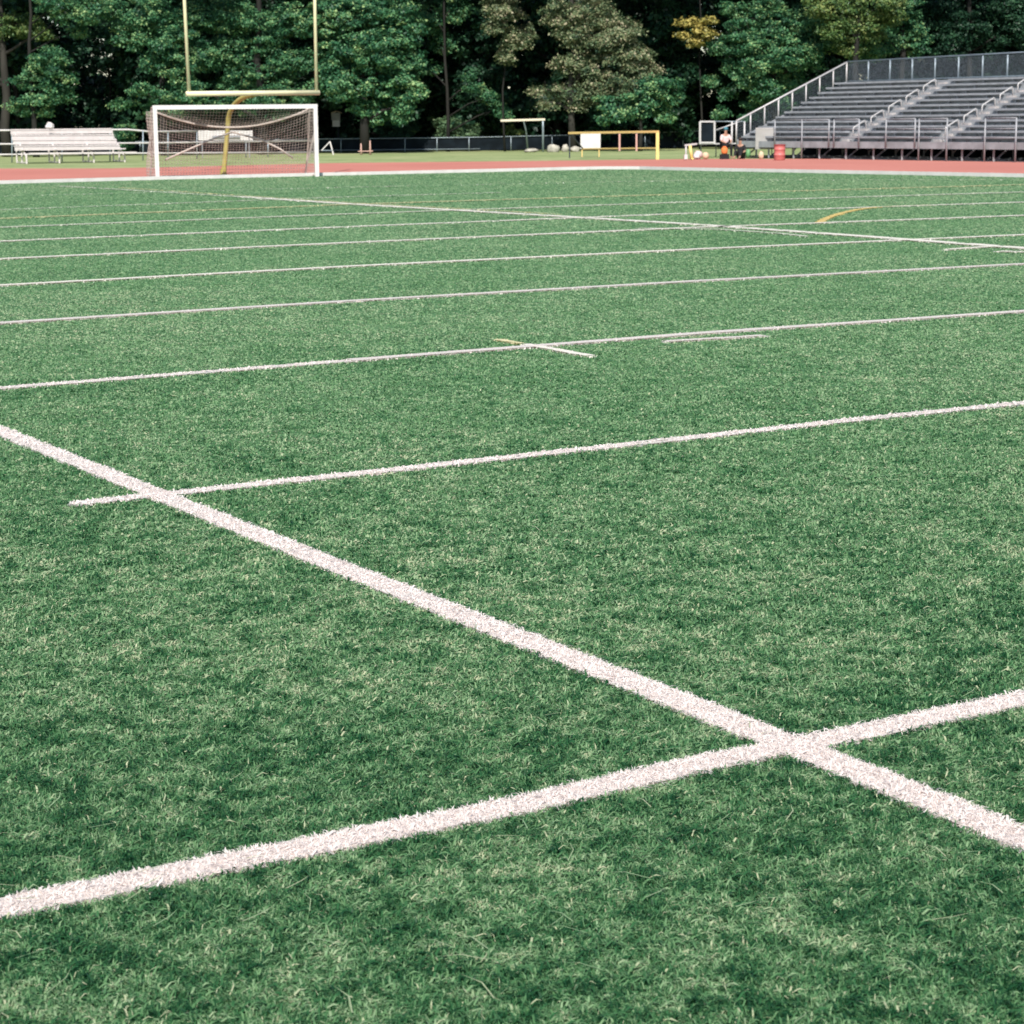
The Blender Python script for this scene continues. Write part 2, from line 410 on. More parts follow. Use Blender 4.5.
# each painted marking = thin paint sheet on the ground + its own painted blades, one mesh object per marking
for i, (pts, w, mk, cov) in enumerate(markings):
    # extra blades so the paint reads solid, same per-distance size
    k = painted == i
    X = GX[k]; Y = GY[k]; W = GW[k]
    if len(X):
        rep = 2 if cov > .8 else 1
        jx = np.concatenate([X] + [X + rng.normal(0, .006, len(X)) * W for _ in range(rep)])
        jy = np.concatenate([Y] + [Y + rng.normal(0, .006, len(X)) * W for _ in range(rep)])
        W2 = np.concatenate([W] * (rep + 1))
        d = strip_test(jx, jy, pts, w); kk = d < w / 2 + .006 + .002 * W2
        jx, jy, W2 = jx[kk], jy[kk], W2[kk]
        Vb = blades(jx, jy, None, np.interp(jy, [0, 7, 14, 30, 60], [1.02, 1.02, 1.0, 1.05, 1.1]), W2 * np.interp(jy, [0, 14, 30], [1.3, 1.1, .8]), np.interp(jy, [0, 8, 14], [1.0, 1.0, .9]), .18)
        rb = np.clip(.35 + rng.random(len(jx)) * .65 + (vnoise(jx, jy, .09, 8) - .5) * .5, 0, 1)
    # sheet: cells along the strip, some missing where the paint is worn
    SV = []; SR = []
    r2 = random.Random(i)
    for a, b in zip(pts[:-1], pts[1:]):
        L = (b - a).length; d = (b - a) / L; nrm = Vector((-d.y, d.x, 0))
        st = 0.05 if a.y < 15 else 0.15
        n = max(1, int(L / st))
        for q in range(n):
            for side in (0, 1, 2):
                if r2.random() > (cov + .02 if a.y < 15 else min(1, cov + .12)): continue
                p0 = a + d * (L * q / n); p1 = a + d * (L * (q + 1) / n)
                lo = -w / 2 + side * w / 3; hi = lo + w / 3
                if side == 0: lo += r2.uniform(-.006, .008)
                if side == 2: hi += r2.uniform(-.008, .006)
                for P, o in ((p0, lo), (p1, lo), (p1, hi), (p0, hi)):
                    v = P + nrm * o; SV.append((v.x, v.y, (.011 if a.y < 15 else .017) + .0005 * (i % 7)))
                SR.append(r2.uniform(.3, .8))
    SV = np.array(SV)
    # merge the two element types by padding the sheet quads to their own mesh joined by index
    nme = bpy.data.meshes.new('painted_line')
    if len(X): verts = np.concatenate([SV, Vb])
    else: verts = SV
    ns = len(SV) // 4; nb = len(Vb) // 5 if len(X) else 0
    loops = [np.arange(ns * 4)]; sizes = [np.full(ns, 4)]
    if nb:
        base = ns * 4 + (np.arange(nb) * 5)[:, None]
        loops.append(np.concatenate([base + np.array(f)[None, :] for f in QF], axis=1).ravel()); sizes.append(np.tile([4, 3], nb))
    loops = np.concatenate(loops); sizes = np.concatenate(sizes)
    nme.vertices.add(len(verts)); nme.vertices.foreach_set('co', verts.astype(np.float32).ravel())
    nme.loops.add(len(loops)); nme.loops.foreach_set('vertex_index', loops.astype(np.int32))
    nme.polygons.add(len(sizes)); nme.polygons.foreach_set('loop_start', np.concatenate([[0], np.cumsum(sizes)[:-1]]).astype(np.int32))
    nme.polygons.foreach_set('loop_total', sizes.astype(np.int32))
    a = nme.attributes.new('rnd', 'FLOAT', 'POINT')
    rv = np.repeat(np.array(SR), 4)
    if nb: rv = np.concatenate([rv, np.repeat(rb, 5)])
    a.data.foreach_set('value', rv.astype(np.float32))
    nme.materials.append(M[mk]); nme.update(calc_edges=True)
    o = bpy.data.objects.new('painted_line', nme); C.objects.link(o); struct(o)

# dry clippings lying on the near turf
n = 420
y = 3.6 + 9 * rng.random(n) ** 1.5; x = (rng.random(n) * 2 - 1) * (.262 * y + .8)
L = .02 + .05 * rng.random(n); an = rng.random(n) * np.pi; w = .0009 + .001 * rng.random(n)
z0 = .014 + .01 * rng.random(n); z1 = .014 + .012 * rng.random(n)
ca, sa = np.cos(an), np.sin(an)
Vs = np.stack([np.stack([x - ca * L - sa * w, y - sa * L + ca * w, z0], 1), np.stack([x - ca * L + sa * w, y - sa * L - ca * w, z0], 1),
               np.stack([x + sa * w + sa * L * .2, y - ca * w - ca * L * .2, (z0 + z1) / 2 + .004], 1), np.stack([x + ca * L, y + sa * L, z1], 1),
               np.stack([x - sa * w + sa * L * .2, y + ca * w - ca * L * .2, (z0 + z1) / 2 + .004], 1)], 1).reshape(-1, 3)
me = np_mesh('dry_clippings', Vs, 5, [(0, 1, 2, 3, 4)], M['blade'], .72 + .28 * rng.random(n))
o = bpy.data.objects.new('dry_clippings', me); C.objects.link(o); struct(o, 'stuff'); tag(o, 'dry straw coloured clippings scattered over the near grass', 'grass clippings')
# broken leaf bits
# ------------------------------------------------------------------ soccer goal
A = G(157.5, 179.3); A.z = 0
HG = D(157, 107.5, A.y).z
B = G(317, 176.6)
Bd = (B - A).normalized(); Gw = Vector((-Bd.y, Bd.x, 0))
t = thing('soccer_goal', 'white soccer goal with brownish sagging net in front of the yellow upright', 'goal', (A + B) / 2)
Zv = Vector((0, 0, 1))
MB().bar(A, A + Zv * (HG - .07), 0.13, 0.13, up=Gw).build('post', M['goalwhite'], t)
MB().bar(B, B + Zv * (HG - .07), 0.13, 0.13, up=Gw).build('post', M['goalwhite'], t)
MB().bar(A + Zv * (HG - .0) - Bd * .067, B + Zv * HG + Bd * .067, 0.13, 0.14).build('crossbar', M['goalwhite'], t)
dt, db = 1.05, 2.15
def sidepipe(P):
    return [P + Zv * HG + Gw * .05, P + Zv * HG + Gw * (dt * .9), P + Zv * (HG - .12) + Gw * dt, P + Zv * 1.2 + Gw * (dt + .35), P + Zv * .05 + Gw * db, P + Zv * .04 + Gw * .1]
for P in (A, B):
    MB().tube(sidepipe(P), .028, 8).build('side_pipe', M['rope'], t, True)
MB().tube([A + Gw * db + Zv * .04, B + Gw * db + Zv * .04], .03).build('ground_bar', M['rope'], t, True)
LG = (B - A).length
def backpt(u, v):       # u 0..1 across, v 0 bottom..1 top rear edge ; sagging
    sag = 0.62 * math.sin(math.pi * u) ** .8 * max(0, v - .25) / .75
    dep = db + (dt - db) * v
    return A + Bd * (LG * u) + Gw * (dep + .12 * math.sin(u * 9) * .4) + Zv * (0.03 + (HG - .08) * v - sag)
def toppt(u, v):        # v 0 crossbar .. 1 rear top edge
    p0 = A + Bd * (LG * u) + Zv * (HG - .06) + Gw * .05
    p1 = backpt(u, 1.0)
    p = p0.lerp(p1, v); p.z -= .10 * math.sin(math.pi * v)
    return p
def sidept(P, s, v):    # s 0 front..1 back, v height
    dep = (db + (dt - db) * v) * s
    return P + Gw * (dep + .03) + Zv * (.03 + (HG - .1) * v) + Bd * (.06 * math.sin(v * 8 + s * 5))
net = MB(); rn_ = .0062
def grid(fn, nu, nv):
    for i in range(nu + 1):
        net.tube([fn(i / nu, j / 8) for j in range(9)], rn_, 3, False)
    for j in range(nv + 1):
        net.tube([fn(i / 16, j / nv) for i in range(17)], rn_, 3, False)
grid(backpt, 52, 21); grid(toppt, 52, 8)
grid(lambda s, v: sidept(A, s, v), 14, 22); grid(lambda s, v: sidept(B, s, v), 14, 22)
# slack second layer gathered at the left side
grid(lambda s, v: sidept(A, s * 1.04, v * .97) - Bd * (.16 * math.sin(s * 3)), 12, 20)
net_o = net.build('net', M['net'], t)
rp = MB()
rp.tube([backpt(i / 24, 1.0) for i in range(25)], .035, 6)
rp.build('net_edge_rope', M['rope'], net_o, True)
def gd(px, py, dep):       # point on plane parallel to the goal mouth, dep metres behind
    d = ray(px, py); o = Vector((0, 0, CAMH)); q = A + Gw * dep
    k = (q - o).dot(Gw) / d.dot(Gw); return o + d * k
for pth in ([(232, 132), (208, 141), (185, 151), (165, 160)], [(232, 132), (262, 140), (280, 149), (293, 158)]):
    MB().tube([gd(x_, y_, 1.0) for x_, y_ in pth], .032, 6).build('net_fold', M['rope'], net_o, True)

# ------------------------------------------------------------------ football goal post
PB = G(223.5, 176.0)
cbL = G(187, 179.2); Yc = cbL.y
# crossbar endpoints: parallel to the yard lines
yk = PB.y - .95
CL = D(187.5, 93.8, yk - 2.25); CR = D(318, 92.6, yk + .65)
t = thing('goal_post', 'tall pale yellow football goal post rising behind the white soccer goal', 'goal post', PB)
cm = (CL + CR) / 2
cd = (CR - CL).normalized()
MB().tube([CL - cd * .04, CR + cd * .04], .085, 12).build('crossbar', M['yellow'], t, True)
for P in (CL, CR):
    q = P + Zv * 6.2 + (cd * -.03 if P is CL else cd * .0)
    MB().tube([P + Zv * .0 + (cd * .06 if P is CL else -cd * .06), q], .055, 10).build('upright', M['yellow'], t, True)
gn = []
top = cm + Zv * -.05
zz = top.z
pw = PB.copy()
for k in range(11):
    f = k / 10; gn.append(PB + Zv * (zz - .95) * f + (D(230, 135, PB.y) - PB).normalized().cross(Zv).cross(Zv) * 0 + Vector((.22 * f, 0, 0)))
last = gn[-1]
for k in range(1, 9):
    f = k / 8; a = f * math.pi / 2
    h = (top - last); h.z = 0
    gn.append(last + h * (1 - math.cos(a)) + Zv * (top.z - last.z) * math.sin(a))
gno = MB().tube(gn, .085, 12).build('gooseneck', M['yellowdeep'], t, True)
MB().lathe(PB, [(.20, 0), (.20, .05), (.12, .07), (.12, .25)], 14).build('base_collar', M['yellowdeep'], gno)

# ------------------------------------------------------------------ small white bleacher at left
base = [G(27, 163.8), G(128, 162.0)]
bd = (base[1] - base[0]).normalized(); bb = Vector((-bd.y, bd.x, 0))
t = thing('bench_stand', 'white five-row bench stand left of the soccer goal', 'bleacher', base[0])
y0_ = base[0].y
rows = [((29, 153.4), (136, 152.2), 0.0), ((19, 149.8), (125, 148.6), .42), ((14, 146.0), (119, 145.0), .84), ((12.5, 140.0), (116, 139.5), 1.26), ((11.5, 135.2), (113, 134.7), 1.68), ((10, 129.8), (111.5, 128.7), 2.10)]
for (pa, pb, dp) in rows:
    qa = base[0] + bb * dp; qb = base[1] + bb * dp
    a = D(pa[0], pa[1], qa.y); b = D(pb[0], pb[1], qb.y)
    MB().bar(a, b, 0.30, 0.05).build('seat_plank', M['bench'], t)
    if dp > .5:
        MB().bar(a + Zv * -.125 - bb * .10, b + Zv * -.125 - bb * .10, 0.035, 0.19).build('riser_board', M['bench'], t)
for fx in (.0, .32, .66, .97):
    a0 = base[0].lerp(base[1], fx)
    fr = MB()
    zf = D(29, 153.4, a0.y).z - .03
    zb = D(10, 130, a0.y + 1.8).z - .05
    fr.bar(a0 + bb * .02, a0 + bb * .02 + Zv * zf, .07)
    fr.bar(a0 + bb * 1.0, a0 + bb * 1.0 + Zv * (zf + .38), .06)
    fr.bar(a0 + bb * 2.1, a0 + bb * 2.1 + Zv * zb, .06)
    fr.bar(a0 + bb * .1 + Zv * (zf - .12), a0 + bb * 2.1 + Zv * (zb - .26), .06)
    fr.bar(a0 + bb * .0 + Zv * .05, a0 + bb * 2.1 + Zv * .05, .05)
    fr.build('frame', M['bench'], t)
q = base[0] + bb * 2.1
pb_ = D(49, 129.0, q.y + .2)
bg = MB().blob(pb_ + Zv * .15, .21, .16, .17, 4, .42, 8, 5)
tag(bg.build('bag', M['white'], None), 'crumpled white bag on the top row of the white bench stand', 'bag')

# ------------------------------------------------------------------ fences
def fence_line(pts):     # [(px, base_y)] -> ground points
    return [G(*p) for p in pts]
t = thing('pipe_fence', 'pale three-rail pipe fence behind the white bench stand and soccer goal', 'fence', G(70, 162.5))
fl = [(-150, 164.5), (0, 162.8), (145, 160.5), (230, 158.0), (318, 156.2)]
def fy(tab, x): return float(np.interp(x, [a for a, _ in tab], [b for _, b in tab]))
for nm, tab, r in (('rail', [(-150, 131.5), (0, 130.4), (128, 129.6), (150, 131.6), (197, 131.0)], .045), ('rail', [(-150, 145.2), (0, 144.1), (145, 143), (318, 140.6)], .038), ('rail', [(-150, 155.6), (0, 154.6), (145, 153.2), (318, 152.2)], .038)):
    MB().tube([D(x, y, G(x, fy(fl, x)).y) for x, y in tab], r, 8).build(nm, M['white'], t, True)
for x in (-90, -40, 12, 62, 110, 143, 168, 197, 246, 268, 318):
    g_ = G(x, fy(fl, x)); topy = fy([(-150, 131.5), (0, 130.4), (197, 131.0), (198, 140.6), (318, 140.6)], x)
    MB().tube([g_, D(x, topy, g_.y)], .035, 8).build('post', M['rail'], t, True)

sf = [(-200, 156.5), (60, 155.5), (180, 154.3), (318, 153.0), (405, 152.2), (480, 151.4), (600, 149.6), (690, 148.2), (780, 147.2), (900, 146.4)]
st_ = [(-200, 143.5), (60, 143), (180, 141), (318, 139.0), (405, 138.2), (480, 137.2), (600, 134.5), (690, 131.2), (780, 129), (900, 127)]
t = thing('screened_fence', 'long chain-link fence with dark windscreen cloth at the foot of the trees', 'fence', G(480, 151.4))
sm = MB(); 
for i in range(len(sf) - 1):
    a = G(*sf[i]); b = G(*sf[i + 1]); a2 = D(*st_[i], a.y); b2 = D(*st_[i + 1], b.y)
    n = max(1, int((b - a).length / 1.5)); bb_ = (b - a).normalized().cross(Zv)
    for q in range(n):
        p0 = a.lerp(b, q / n); p1 = a.lerp(b, (q + 1) / n); h0 = a2.lerp(b2, q / n) - Zv * .03; h1 = a2.lerp(b2, (q + 1) / n) - Zv * .03
        k = len(sm.v); off = bb_ * .0
        w0 = -bb_ * .03 * math.sin(q * 2.1); w1 = -bb_ * .03 * math.sin((q + 1) * 2.1)
        mid0 = (p0 + h0) / 2 + w0; mid1 = (p1 + h1) / 2 + w1
        dz = Zv * .06
        sm.v += [p0 + dz - bb_ * .05, p1 + dz - bb_ * .05, mid1 - bb_ * .05, mid0 - bb_ * .05, h1 - bb_ * .05, h0 - bb_ * .05]
        sm.f += [[k, k + 1, k + 2, k + 3], [k + 3, k + 2, k + 4, k + 5]]
so = sm.build('windscreen', M['screen'], t)
sol = so.modifiers.new('thick', 'SOLIDIFY'); sol.thickness = .006
MB().tube([D(*st_[i], G(*sf[i]).y) for i in range(len(sf))], .024, 8).build('top_rail', M['rail'], t, True)
MB().tube([D(sf[i][0], sf[i][1] - 2.6, G(*sf[i]).y - .05) for i in range(3, 6)], .022, 8).build('middle_rail', M['rail'], t, True)
for x in (-160, -100, -40, 20, 80, 140, 200, 260, 341, 370, 405, 437, 469, 511, 552, 600, 645, 683, 720):
    g_ = G(x, fy(sf, x)); MB().tube([g_ - Vector((0, .04, 0)), D(x, fy(st_, x) - .3, g_.y - .04)], .03, 8).build('post', M['rail'], t, True)

# white sign board behind the goal net
Yb = G(225, 157.8).y - .3
t = thing('sign_board', 'white board with a dark stripe hung on the fence behind the soccer net', 'board', G(225, 158))
a = D(198.5, 140.3, Yb); b = D(253, 140.3, Yb + .2); c_ = D(253, 130.5, Yb)
H_ = c_.z - b.z
MB().bar(a + Zv * H_ / 2, b + Zv * H_ / 2, .05, H_).build('panel', M['white'], t)
a2 = D(212, 136.9, Yb - .04); b2 = D(240, 136.6, Yb + .03)
MB().bar(a2, b2, .03, .10).build('stripe', M['alup'], t)
for x in (202, 249):
    p = D(x, 140, Yb + .1); MB().bar(Vector((p.x, p.y, 0)), p + Zv * .3, .05).build('leg', M['alup'], t)

# ------------------------------------------------------------------ pole box
g_ = G(338, 151.0) + Vector((0, -3.4, 0)); Yp = g_.y
t = thing('nesting_box', 'weathered box with pale lower panel on a dark pole behind the fence', 'box', g_)
p = D(338.2, 127, Yp); MB().tube([Vector((p.x, p.y, 0)), p], .04, 8).build('pole', M['dark'], t, True)
p = D(336.2, 123.4, Yp); MB().box(p, Vector((.22, 0, 0)), Vector((0, .16, 0)), Zv * .19).build('lower_panel', M['white'], t)
p = D(335.8, 116.5, Yp); MB().box(p, Vector((.26, 0, 0)), Vector((0, .19, 0)), Zv * .22).build('body', M['panel'], t)
p = D(336.5, 111.8, Yp)
rf = MB(); rf.bar(p + Vector((-.33, 0, -.07)), p + Vector((.0, 0, .04)), .5, .04, up=Vector((0, 0, 1))); rf.bar(p + Vector((.33, 0, -.07)), p + Vector((0.0, 0, .04)), .5, .04)
rf.build('roof', M['tan'], t)

# A-frame trestle & faded hurdles on the grass strip
t = thing('trestle', 'small A-frame trestle with white feet right of the soccer goal', 'trestle', G(327, 154.5))
Ya = G(327, 154.5).y
MB().bar(D(330, 141.5, Ya), D(321.5, 150.5, Ya), .05).build('leg', M['white'], t)
MB().bar(D(330, 141.5, Ya), D(333.5, 155.0, Ya), .07).build('leg', M['white'], t)
MB().bar(D(322, 150.4, Ya - .05), D(332.5, 150.4, Ya - .05), .04).build('brace', M['rail'], t)
t = thing('hurdle', 'faded orange low hurdle on the grass strip before the dark fence', 'hurdle', G(366, 154.8))
Ya = G(366, 154.8).y
for x, y0 in ((361, 143.5), (370, 140.5)):
    f_ = D(x, y0, Ya); MB().tube([Vector((f_.x, Ya, 0)), f_], [.07, .03], 8).build('post', M['pinkpost'], t, True)
MB().bar(D(358, 151.3, Ya - .06), D(373, 151.0, Ya - .06), .05).build('bar', M['pinkpost'], t)

# ------------------------------------------------------------------ cream frame & amber goal
Yc2 = G(543, 151.6).y
t = thing('practice_goal', 'small cream-topped practice goal standing against the dark fence', 'goal', G(534, 151.6))
MB().bar(D(500.5, 120.6, Yc2), D(545, 119.4, Yc2), .12).build('crossbar', M['cream'], t)
gp = MB(); a = D(542.8, 120, Yc2); gp.tube([Vector((a.x, a.y, 0)), D(543, 127, Yc2), a], .06, 8); gp.build('post', M['rail'], t, True)
gp = MB(); a = D(523.5, 120.5, Yc2); b = D(526, 130, Yc2 + .6); gp.tube([a, b, Vector((b.x + .1, b.y + .3, 0))], .05, 8); gp.build('post', M['rail'], t, True)

Ya2 = G(657, 159.6).y; Yl = G(569.5, 158).y
t = thing('amber_goal', 'low amber yellow goal frame beside the track with two inner uprights', 'goal', G(613, 159))
a = D(569.5, 133.0, Yl); b = D(657.5, 131.6, Ya2)
MB().bar(a - (b - a).normalized() * .04, b + (b - a).normalized() * .05, .10).build('crossbar', M['orange'], t)
MB().bar(Vector((b.x, b.y, 0)), b - Zv * .05, .14).build('post', M['yellowp'], t)
MB().bar(Vector((a.x, a.y, 0)), a - Zv * .05, .06).build('post', M['dark'], t)
MB().bar(D(583, 148.8, Yl + 1.2), D(657, 148.0, Ya2 + 1.2), .06).build('rear_bar', M['orange'], t)
for x in (619.5, 636.5):
    p = D(x, 133.6, Ya2 + 1.1); q = D(x, 151, Ya2 + 1.1); MB().bar(q, p, .08).build('inner_upright', M['pinkpost'], t)
MB().bar(b, D(657, 148.0, Ya2 + 1.2), .05).build('brace', M['orange'], t)
MB().bar(a, D(583, 148.8, Yl + 1.2), .05).build('brace', M['dark'], t)
t = thing('notice_board', 'blank white board on thin yellow legs at the left of the amber goal', 'board', G(590, 157))
Yw = G(590, 157).y
a = D(580.5, 141, Yw); b = D(600.5, 141, Yw)
MB().bar(a, b, .05, D(590, 133.2, Yw).z - D(590, 148.6, Yw).z).build('panel', M['white'], t)
for x in (582, 599):
    p = D(x, 146, Yw + .05); MB().bar(Vector((p.x, p.y, 0)), p, .05).build('leg', M['orange'], t)

# boulders at the fence
for (x, y, w, h, lb) in ((531, 152.0, .42, .20, 'low flat pale boulder under the cream practice goal'), (553, 152.0, .36, .42, 'round cream boulder against the fence left of the notice board'), (565, 151.8, .22, .40, 'narrow pale boulder between the round boulder and the amber goal'), (575, 151.6, .3, .30, 'grey boulder behind the left post of the amber goal')):
    g_ = G(x, y); tag(MB().blob(g_ + Zv * h * .8 * .5, w, w * .8, h * .62, int(x), .22).build('boulder', M['rock'], None, True), lb, 'boulder', 'pale boulders along the fence')

# ------------------------------------------------------------------ bleachers
K = G(738, 157.6)
FW = -Wv                                  # along the front, towards the camera and right
LEN = 27.0
NR = 12; RUN = 5.95 / NR; H0 = .74; RISE = (3.38 - H0) / NR
t = thing('grandstand', 'large grey aluminium grandstand with rows of benches beyond the track at right', 'bleachers', K)
aisles = [7.3, 13.1, 19.5]
AW = .5
def bp(s, r, z): return K + FW * s + Uv * r + Zv * z
segs = []; s0 = 0
for a in aisles: segs.append((s0, a - AW)); s0 = a + AW
segs.append((s0, LEN))
for k in range(NR):
    z = H0 + RISE * k; r = RUN * k
    mb = MB()
    mb.box(bp(LEN / 2, r + RUN * .45, z - .02), FW * (LEN / 2), Uv * (RUN * .45), Zv * .02)
    mb.box(bp(LEN / 2, r + RUN - .035, z + RISE / 2 - .02), FW * (LEN / 2), Uv * .012, Zv * (RISE / 2 - .022))
    mb.build('footboard', M['alud'], t)
    if k < NR:
        mb = MB()
        for (a, b) in segs:
            mb.box(bp((a + b) / 2, r + .30, z + .20), FW * ((b - a) / 2), Uv * .13, Zv * .042)
            q = a + .3
            while q < b:
                mb.box(bp(q, r + .32, z + .085), FW * .025, Uv * .05, Zv * .084); q += 1.8
        mb.build('seat_plank', M['alu'], t)
MB().box(bp(LEN / 2, -.03, H0 - .12), FW * (LEN / 2), Uv * .02, Zv * .14).build('front_fascia', M['alud'], t)
ZT = H0 + RISE * NR; RT = RUN * NR
MB().box(bp(LEN / 2, RT + .25, ZT - .03), FW * (LEN / 2), Uv * .30, Zv * .03).build('top_walkway', M['alu'], t)
# aisle steps and hand rails
for ai in aisles:
    for k in range(NR):
        MB().box(bp(ai, RUN * k + .36, H0 + RISE * k + RISE * .25 + .004), FW * (AW * .40), Uv * .13, Zv * RISE * .25).build('aisle_step', M['step'], t)
    for j in range(1, NR - 1, 2):
        z0 = H0 + RISE * j; z1 = H0 + RISE * (j + 1.3); r0 = RUN * j + .2; r1 = RUN * (j + 1.3) + .2
        MB().tube([bp(ai, r0, z0), bp(ai, r0, z0 + .34), bp(ai, r0 + .05, z0 + .40), bp(ai, r1, z1 + .40), bp(ai, r1 + .05, z1 + .34), bp(ai, r1 + .1, z1)], .028, 6).build('handrail', M['aluw'], t, True)
# side rail at the left end
rt = MB()
a0 = bp(-.08, -.05, H0 - .05); a1 = bp(-.08, RT + .5, ZT - .03)
hs = .98
rt.tube([a0 + Zv * (hs), a1 + Zv * (hs + .02)], .042, 8)
rt.build('side_rail', M['aluw'], t, True)
for k in range(9):
    f = k / 8; p = a0.lerp(a1, f); MB().tube([p, p + Zv * hs], .04 if k in (0, 8) else .034, 8).build('side_post', M['aluw'], t, True)
MB().bar(a0, a1, .06, .22).build('stringer', M['alu'], t)
meshmat = bpy.data.materials.new('chain_link'); 
def link_mesh(a, b, h0, h1, parent, sp=.14, r=.0035):
    """thin diagonal wires between two uprights standing on a->b"""
    mb = MB(); L = (b - a).length; n = int(L / sp)
    H = h1 - h0; d = (b - a) / L
    for sgn in (1, -1):
        for i in range(-int(H / sp) - 1, n + int(H / sp) + 2):
            # line s = i*sp + sgn*z
            s_0 = i * sp; z_0 = 0; s_1 = i * sp + sgn * H; z_1 = H
            pts = []
            for (s_, z_) in ((s_0, z_0), (s_1, z_1)): pts.append([s_, z_])
            (x0, zz0), (x1, zz1) = pts
            # clip to 0..L
            def cl(x0, z0, x1, z1):
                out = []
                t0, t1 = 0., 1.; dx = x1 - x0
                if dx > 0: t0 = max(t0, (0 - x0) / dx); t1 = min(t1, (L - x0) / dx)
                else: t0 = max(t0, (L - x0) / dx); t1 = min(t1, (0 - x0) / dx)
                return (t0, t1) if t1 - t0 > .02 else None
            c = cl(x0, zz0, x1, zz1)
            if not c: continue
            p = a + d * (x0 + (x1 - x0) * c[0]) + Zv * (h0 + H * c[0]); q = a + d * (x0 + (x1 - x0) * c[1]) + Zv * (h0 + H * c[1])
            mb.tube([p, q], r, 3, False)
    return mb
# side mesh infill: slanted
mb = MB()
for i in range(60):
    f = i / 60; p = a0.lerp(a1, f); mb.tube([p + Zv * .05, p + Zv * hs], .004, 3, False)
for j in range(1, 9):
    mb.tube([a0 + Zv * hs * j / 9, a1 + Zv * hs * j / 9], .004, 3, False)
mb.build('side_mesh', M['rail'], t)
# back fence
bf = RT + .53
MB().tube([bp(-.08, bf, ZT + 1.0), bp(LEN, bf, ZT + 1.16)], .035, 8).build('back_rail', M['rail'], t, True)
MB().tube([bp(-.08, bf, ZT + .08), bp(LEN, bf, ZT + .08)], .03, 8).build('back_rail', M['rail'], t, True)
s_ = 1.45
while s_ < LEN:
    MB().tube([bp(s_, bf, ZT - .05), bp(s_, bf, ZT + 1.0)], .038, 8).build('back_post', M['rail'], t, True); s_ += 1.52
link_mesh(bp(0, bf, 0), bp(LEN, bf, 0), ZT + .08, ZT + 1.0, t, .10, .0032).build('back_mesh', M['rail'], t)
# front rail
def front_s(px):
    lo, hi = -2, LEN
    for _ in range(40):
        mid = (lo + hi) / 2; p = bp(mid, -.15, 1)
        v = p - Vector((0, 0, CAMH)); x = 512 + FPX * v.dot(RIGHT) / v.dot(F0)
        if x < px: lo = mid
        else: hi = mid
    return lo
fs = [front_s(x) for x in (774, 801, 828, 833, 858, 885, 914, 918, 946, 984, 1015)]
ground_posts = (801, 918, 946, 984, 1015)
for x, s in zip((774, 801, 828, 833, 858, 885, 914, 918, 946, 984, 1015), fs):
    zb_ = 0 if x in ground_posts else H0 - .2
    MB().tube([bp(s, -.10, zb_), bp(s, -.10, H0 + .96)], .036, 8).build('front_post', M['alup'], t, True)
for a, b in ((0, 2), (3, 4), (5, 6), (7, 8), (9, 10)):
    for hh in (.96, .55, .2):
        MB().tube([bp(fs[a], -.10, H0 + hh), bp(fs[b], -.10, H0 + hh)], .022, 6).build('front_rail', M['alup'], t, True)
s_ = fs[-1] + 1.5
while s_ < LEN:
    MB().tube([bp(s_, -.10, 0), bp(s_, -.10, H0 + .96)], .036, 8).build('front_post', M['alup'], t, True); s_ += 1.7
MB().tube([bp(fs[-1] + 1.5, -.10, H0 + .96), bp(LEN, -.1, H0 + .96)], .022, 6).build('front_rail', M['alup'], t, True)
# under-structure
s_ = .3
while s_ < LEN:
    fr = MB()
    fr.bar(bp(s_, .15, 0), bp(s_, .15, H0 - .06), .07)
    fr.bar(bp(s_, RT * .5, 0), bp(s_, RT * .5, H0 + RISE * NR * .5 - .1), .07)
    fr.bar(bp(s_, RT, 0), bp(s_, RT, ZT - .1), .07)
    fr.bar(bp(s_, .15, .06), bp(s_, RT, .06), .06)
    fr.bar(bp(s_, .1, H0 - .1), bp(s_, RT, ZT - .16), .07)
    fr.bar(bp(s_, .3, .1), bp(s_, RT * .5, H0 + RISE * NR * .5 - .2), .05)
    fr.bar(bp(s_, RT * .5, H0 * .3), bp(s_ + 1.7, RT * .5, H0 + .8), .05)
    fr.build('support_frame', M['alup'], t); s_ += 1.8
MB().box(bp(LEN / 2, RT * .62, .58), FW * (LEN / 2), Uv * .006, Zv * .56).build('under_shade_sheet', M['screen'], t)  # added dark sheet standing in for the shade beneath the stand
# landing with gate panels at the left end
Yg = G(708, 157.2).y + .4
lan = thing('landing_platform', 'low entry landing with white framed gate left of the grandstand', 'platform', G(708, 158))
def LP(px, py, dy=0): return D(px, py, Yg + dy)
MB().bar(LP(699, 143.9), LP(757, 143.2), 1.0, .05).build('deck', M['aluw'], lan)
gt = MB(); 
for (a, b) in (((700, 144), (700, 121.3)), ((714.5, 144), (714.5, 121.3)), ((700, 121.6), (714.5, 121.6)), ((700, 142.6), (714.5, 142.6))):
    gt.bar(LP(*a, -.5), LP(*b, -.5), .09 if a[0] == b[0] else .08)
gfo = gt.build('gate_frame', M['aluw'], lan)
MB().box(LP(707.2, 132, -.48), Vector((.27, 0, 0)), Vector((0, .004, 0)), Zv * .42).build('gate_mesh', M['screen'], gfo)
MB().tube([LP(714.5, 121.4, -.5), LP(745, 121.6, -.5)], .025).build('rail', M['rail'], lan, True)
MB().tube([LP(716, 130, .5), LP(742, 121, .5)], .03).build('rail', M['aluw'], lan, True)
for x, y1 in ((732, 121.4), (744.5, 121.4)):
    p = LP(x, y1, -.5); MB().tube([Vector((p.x, p.y, 0)), p], .045, 8).build('post', M['aluw'], lan, True)
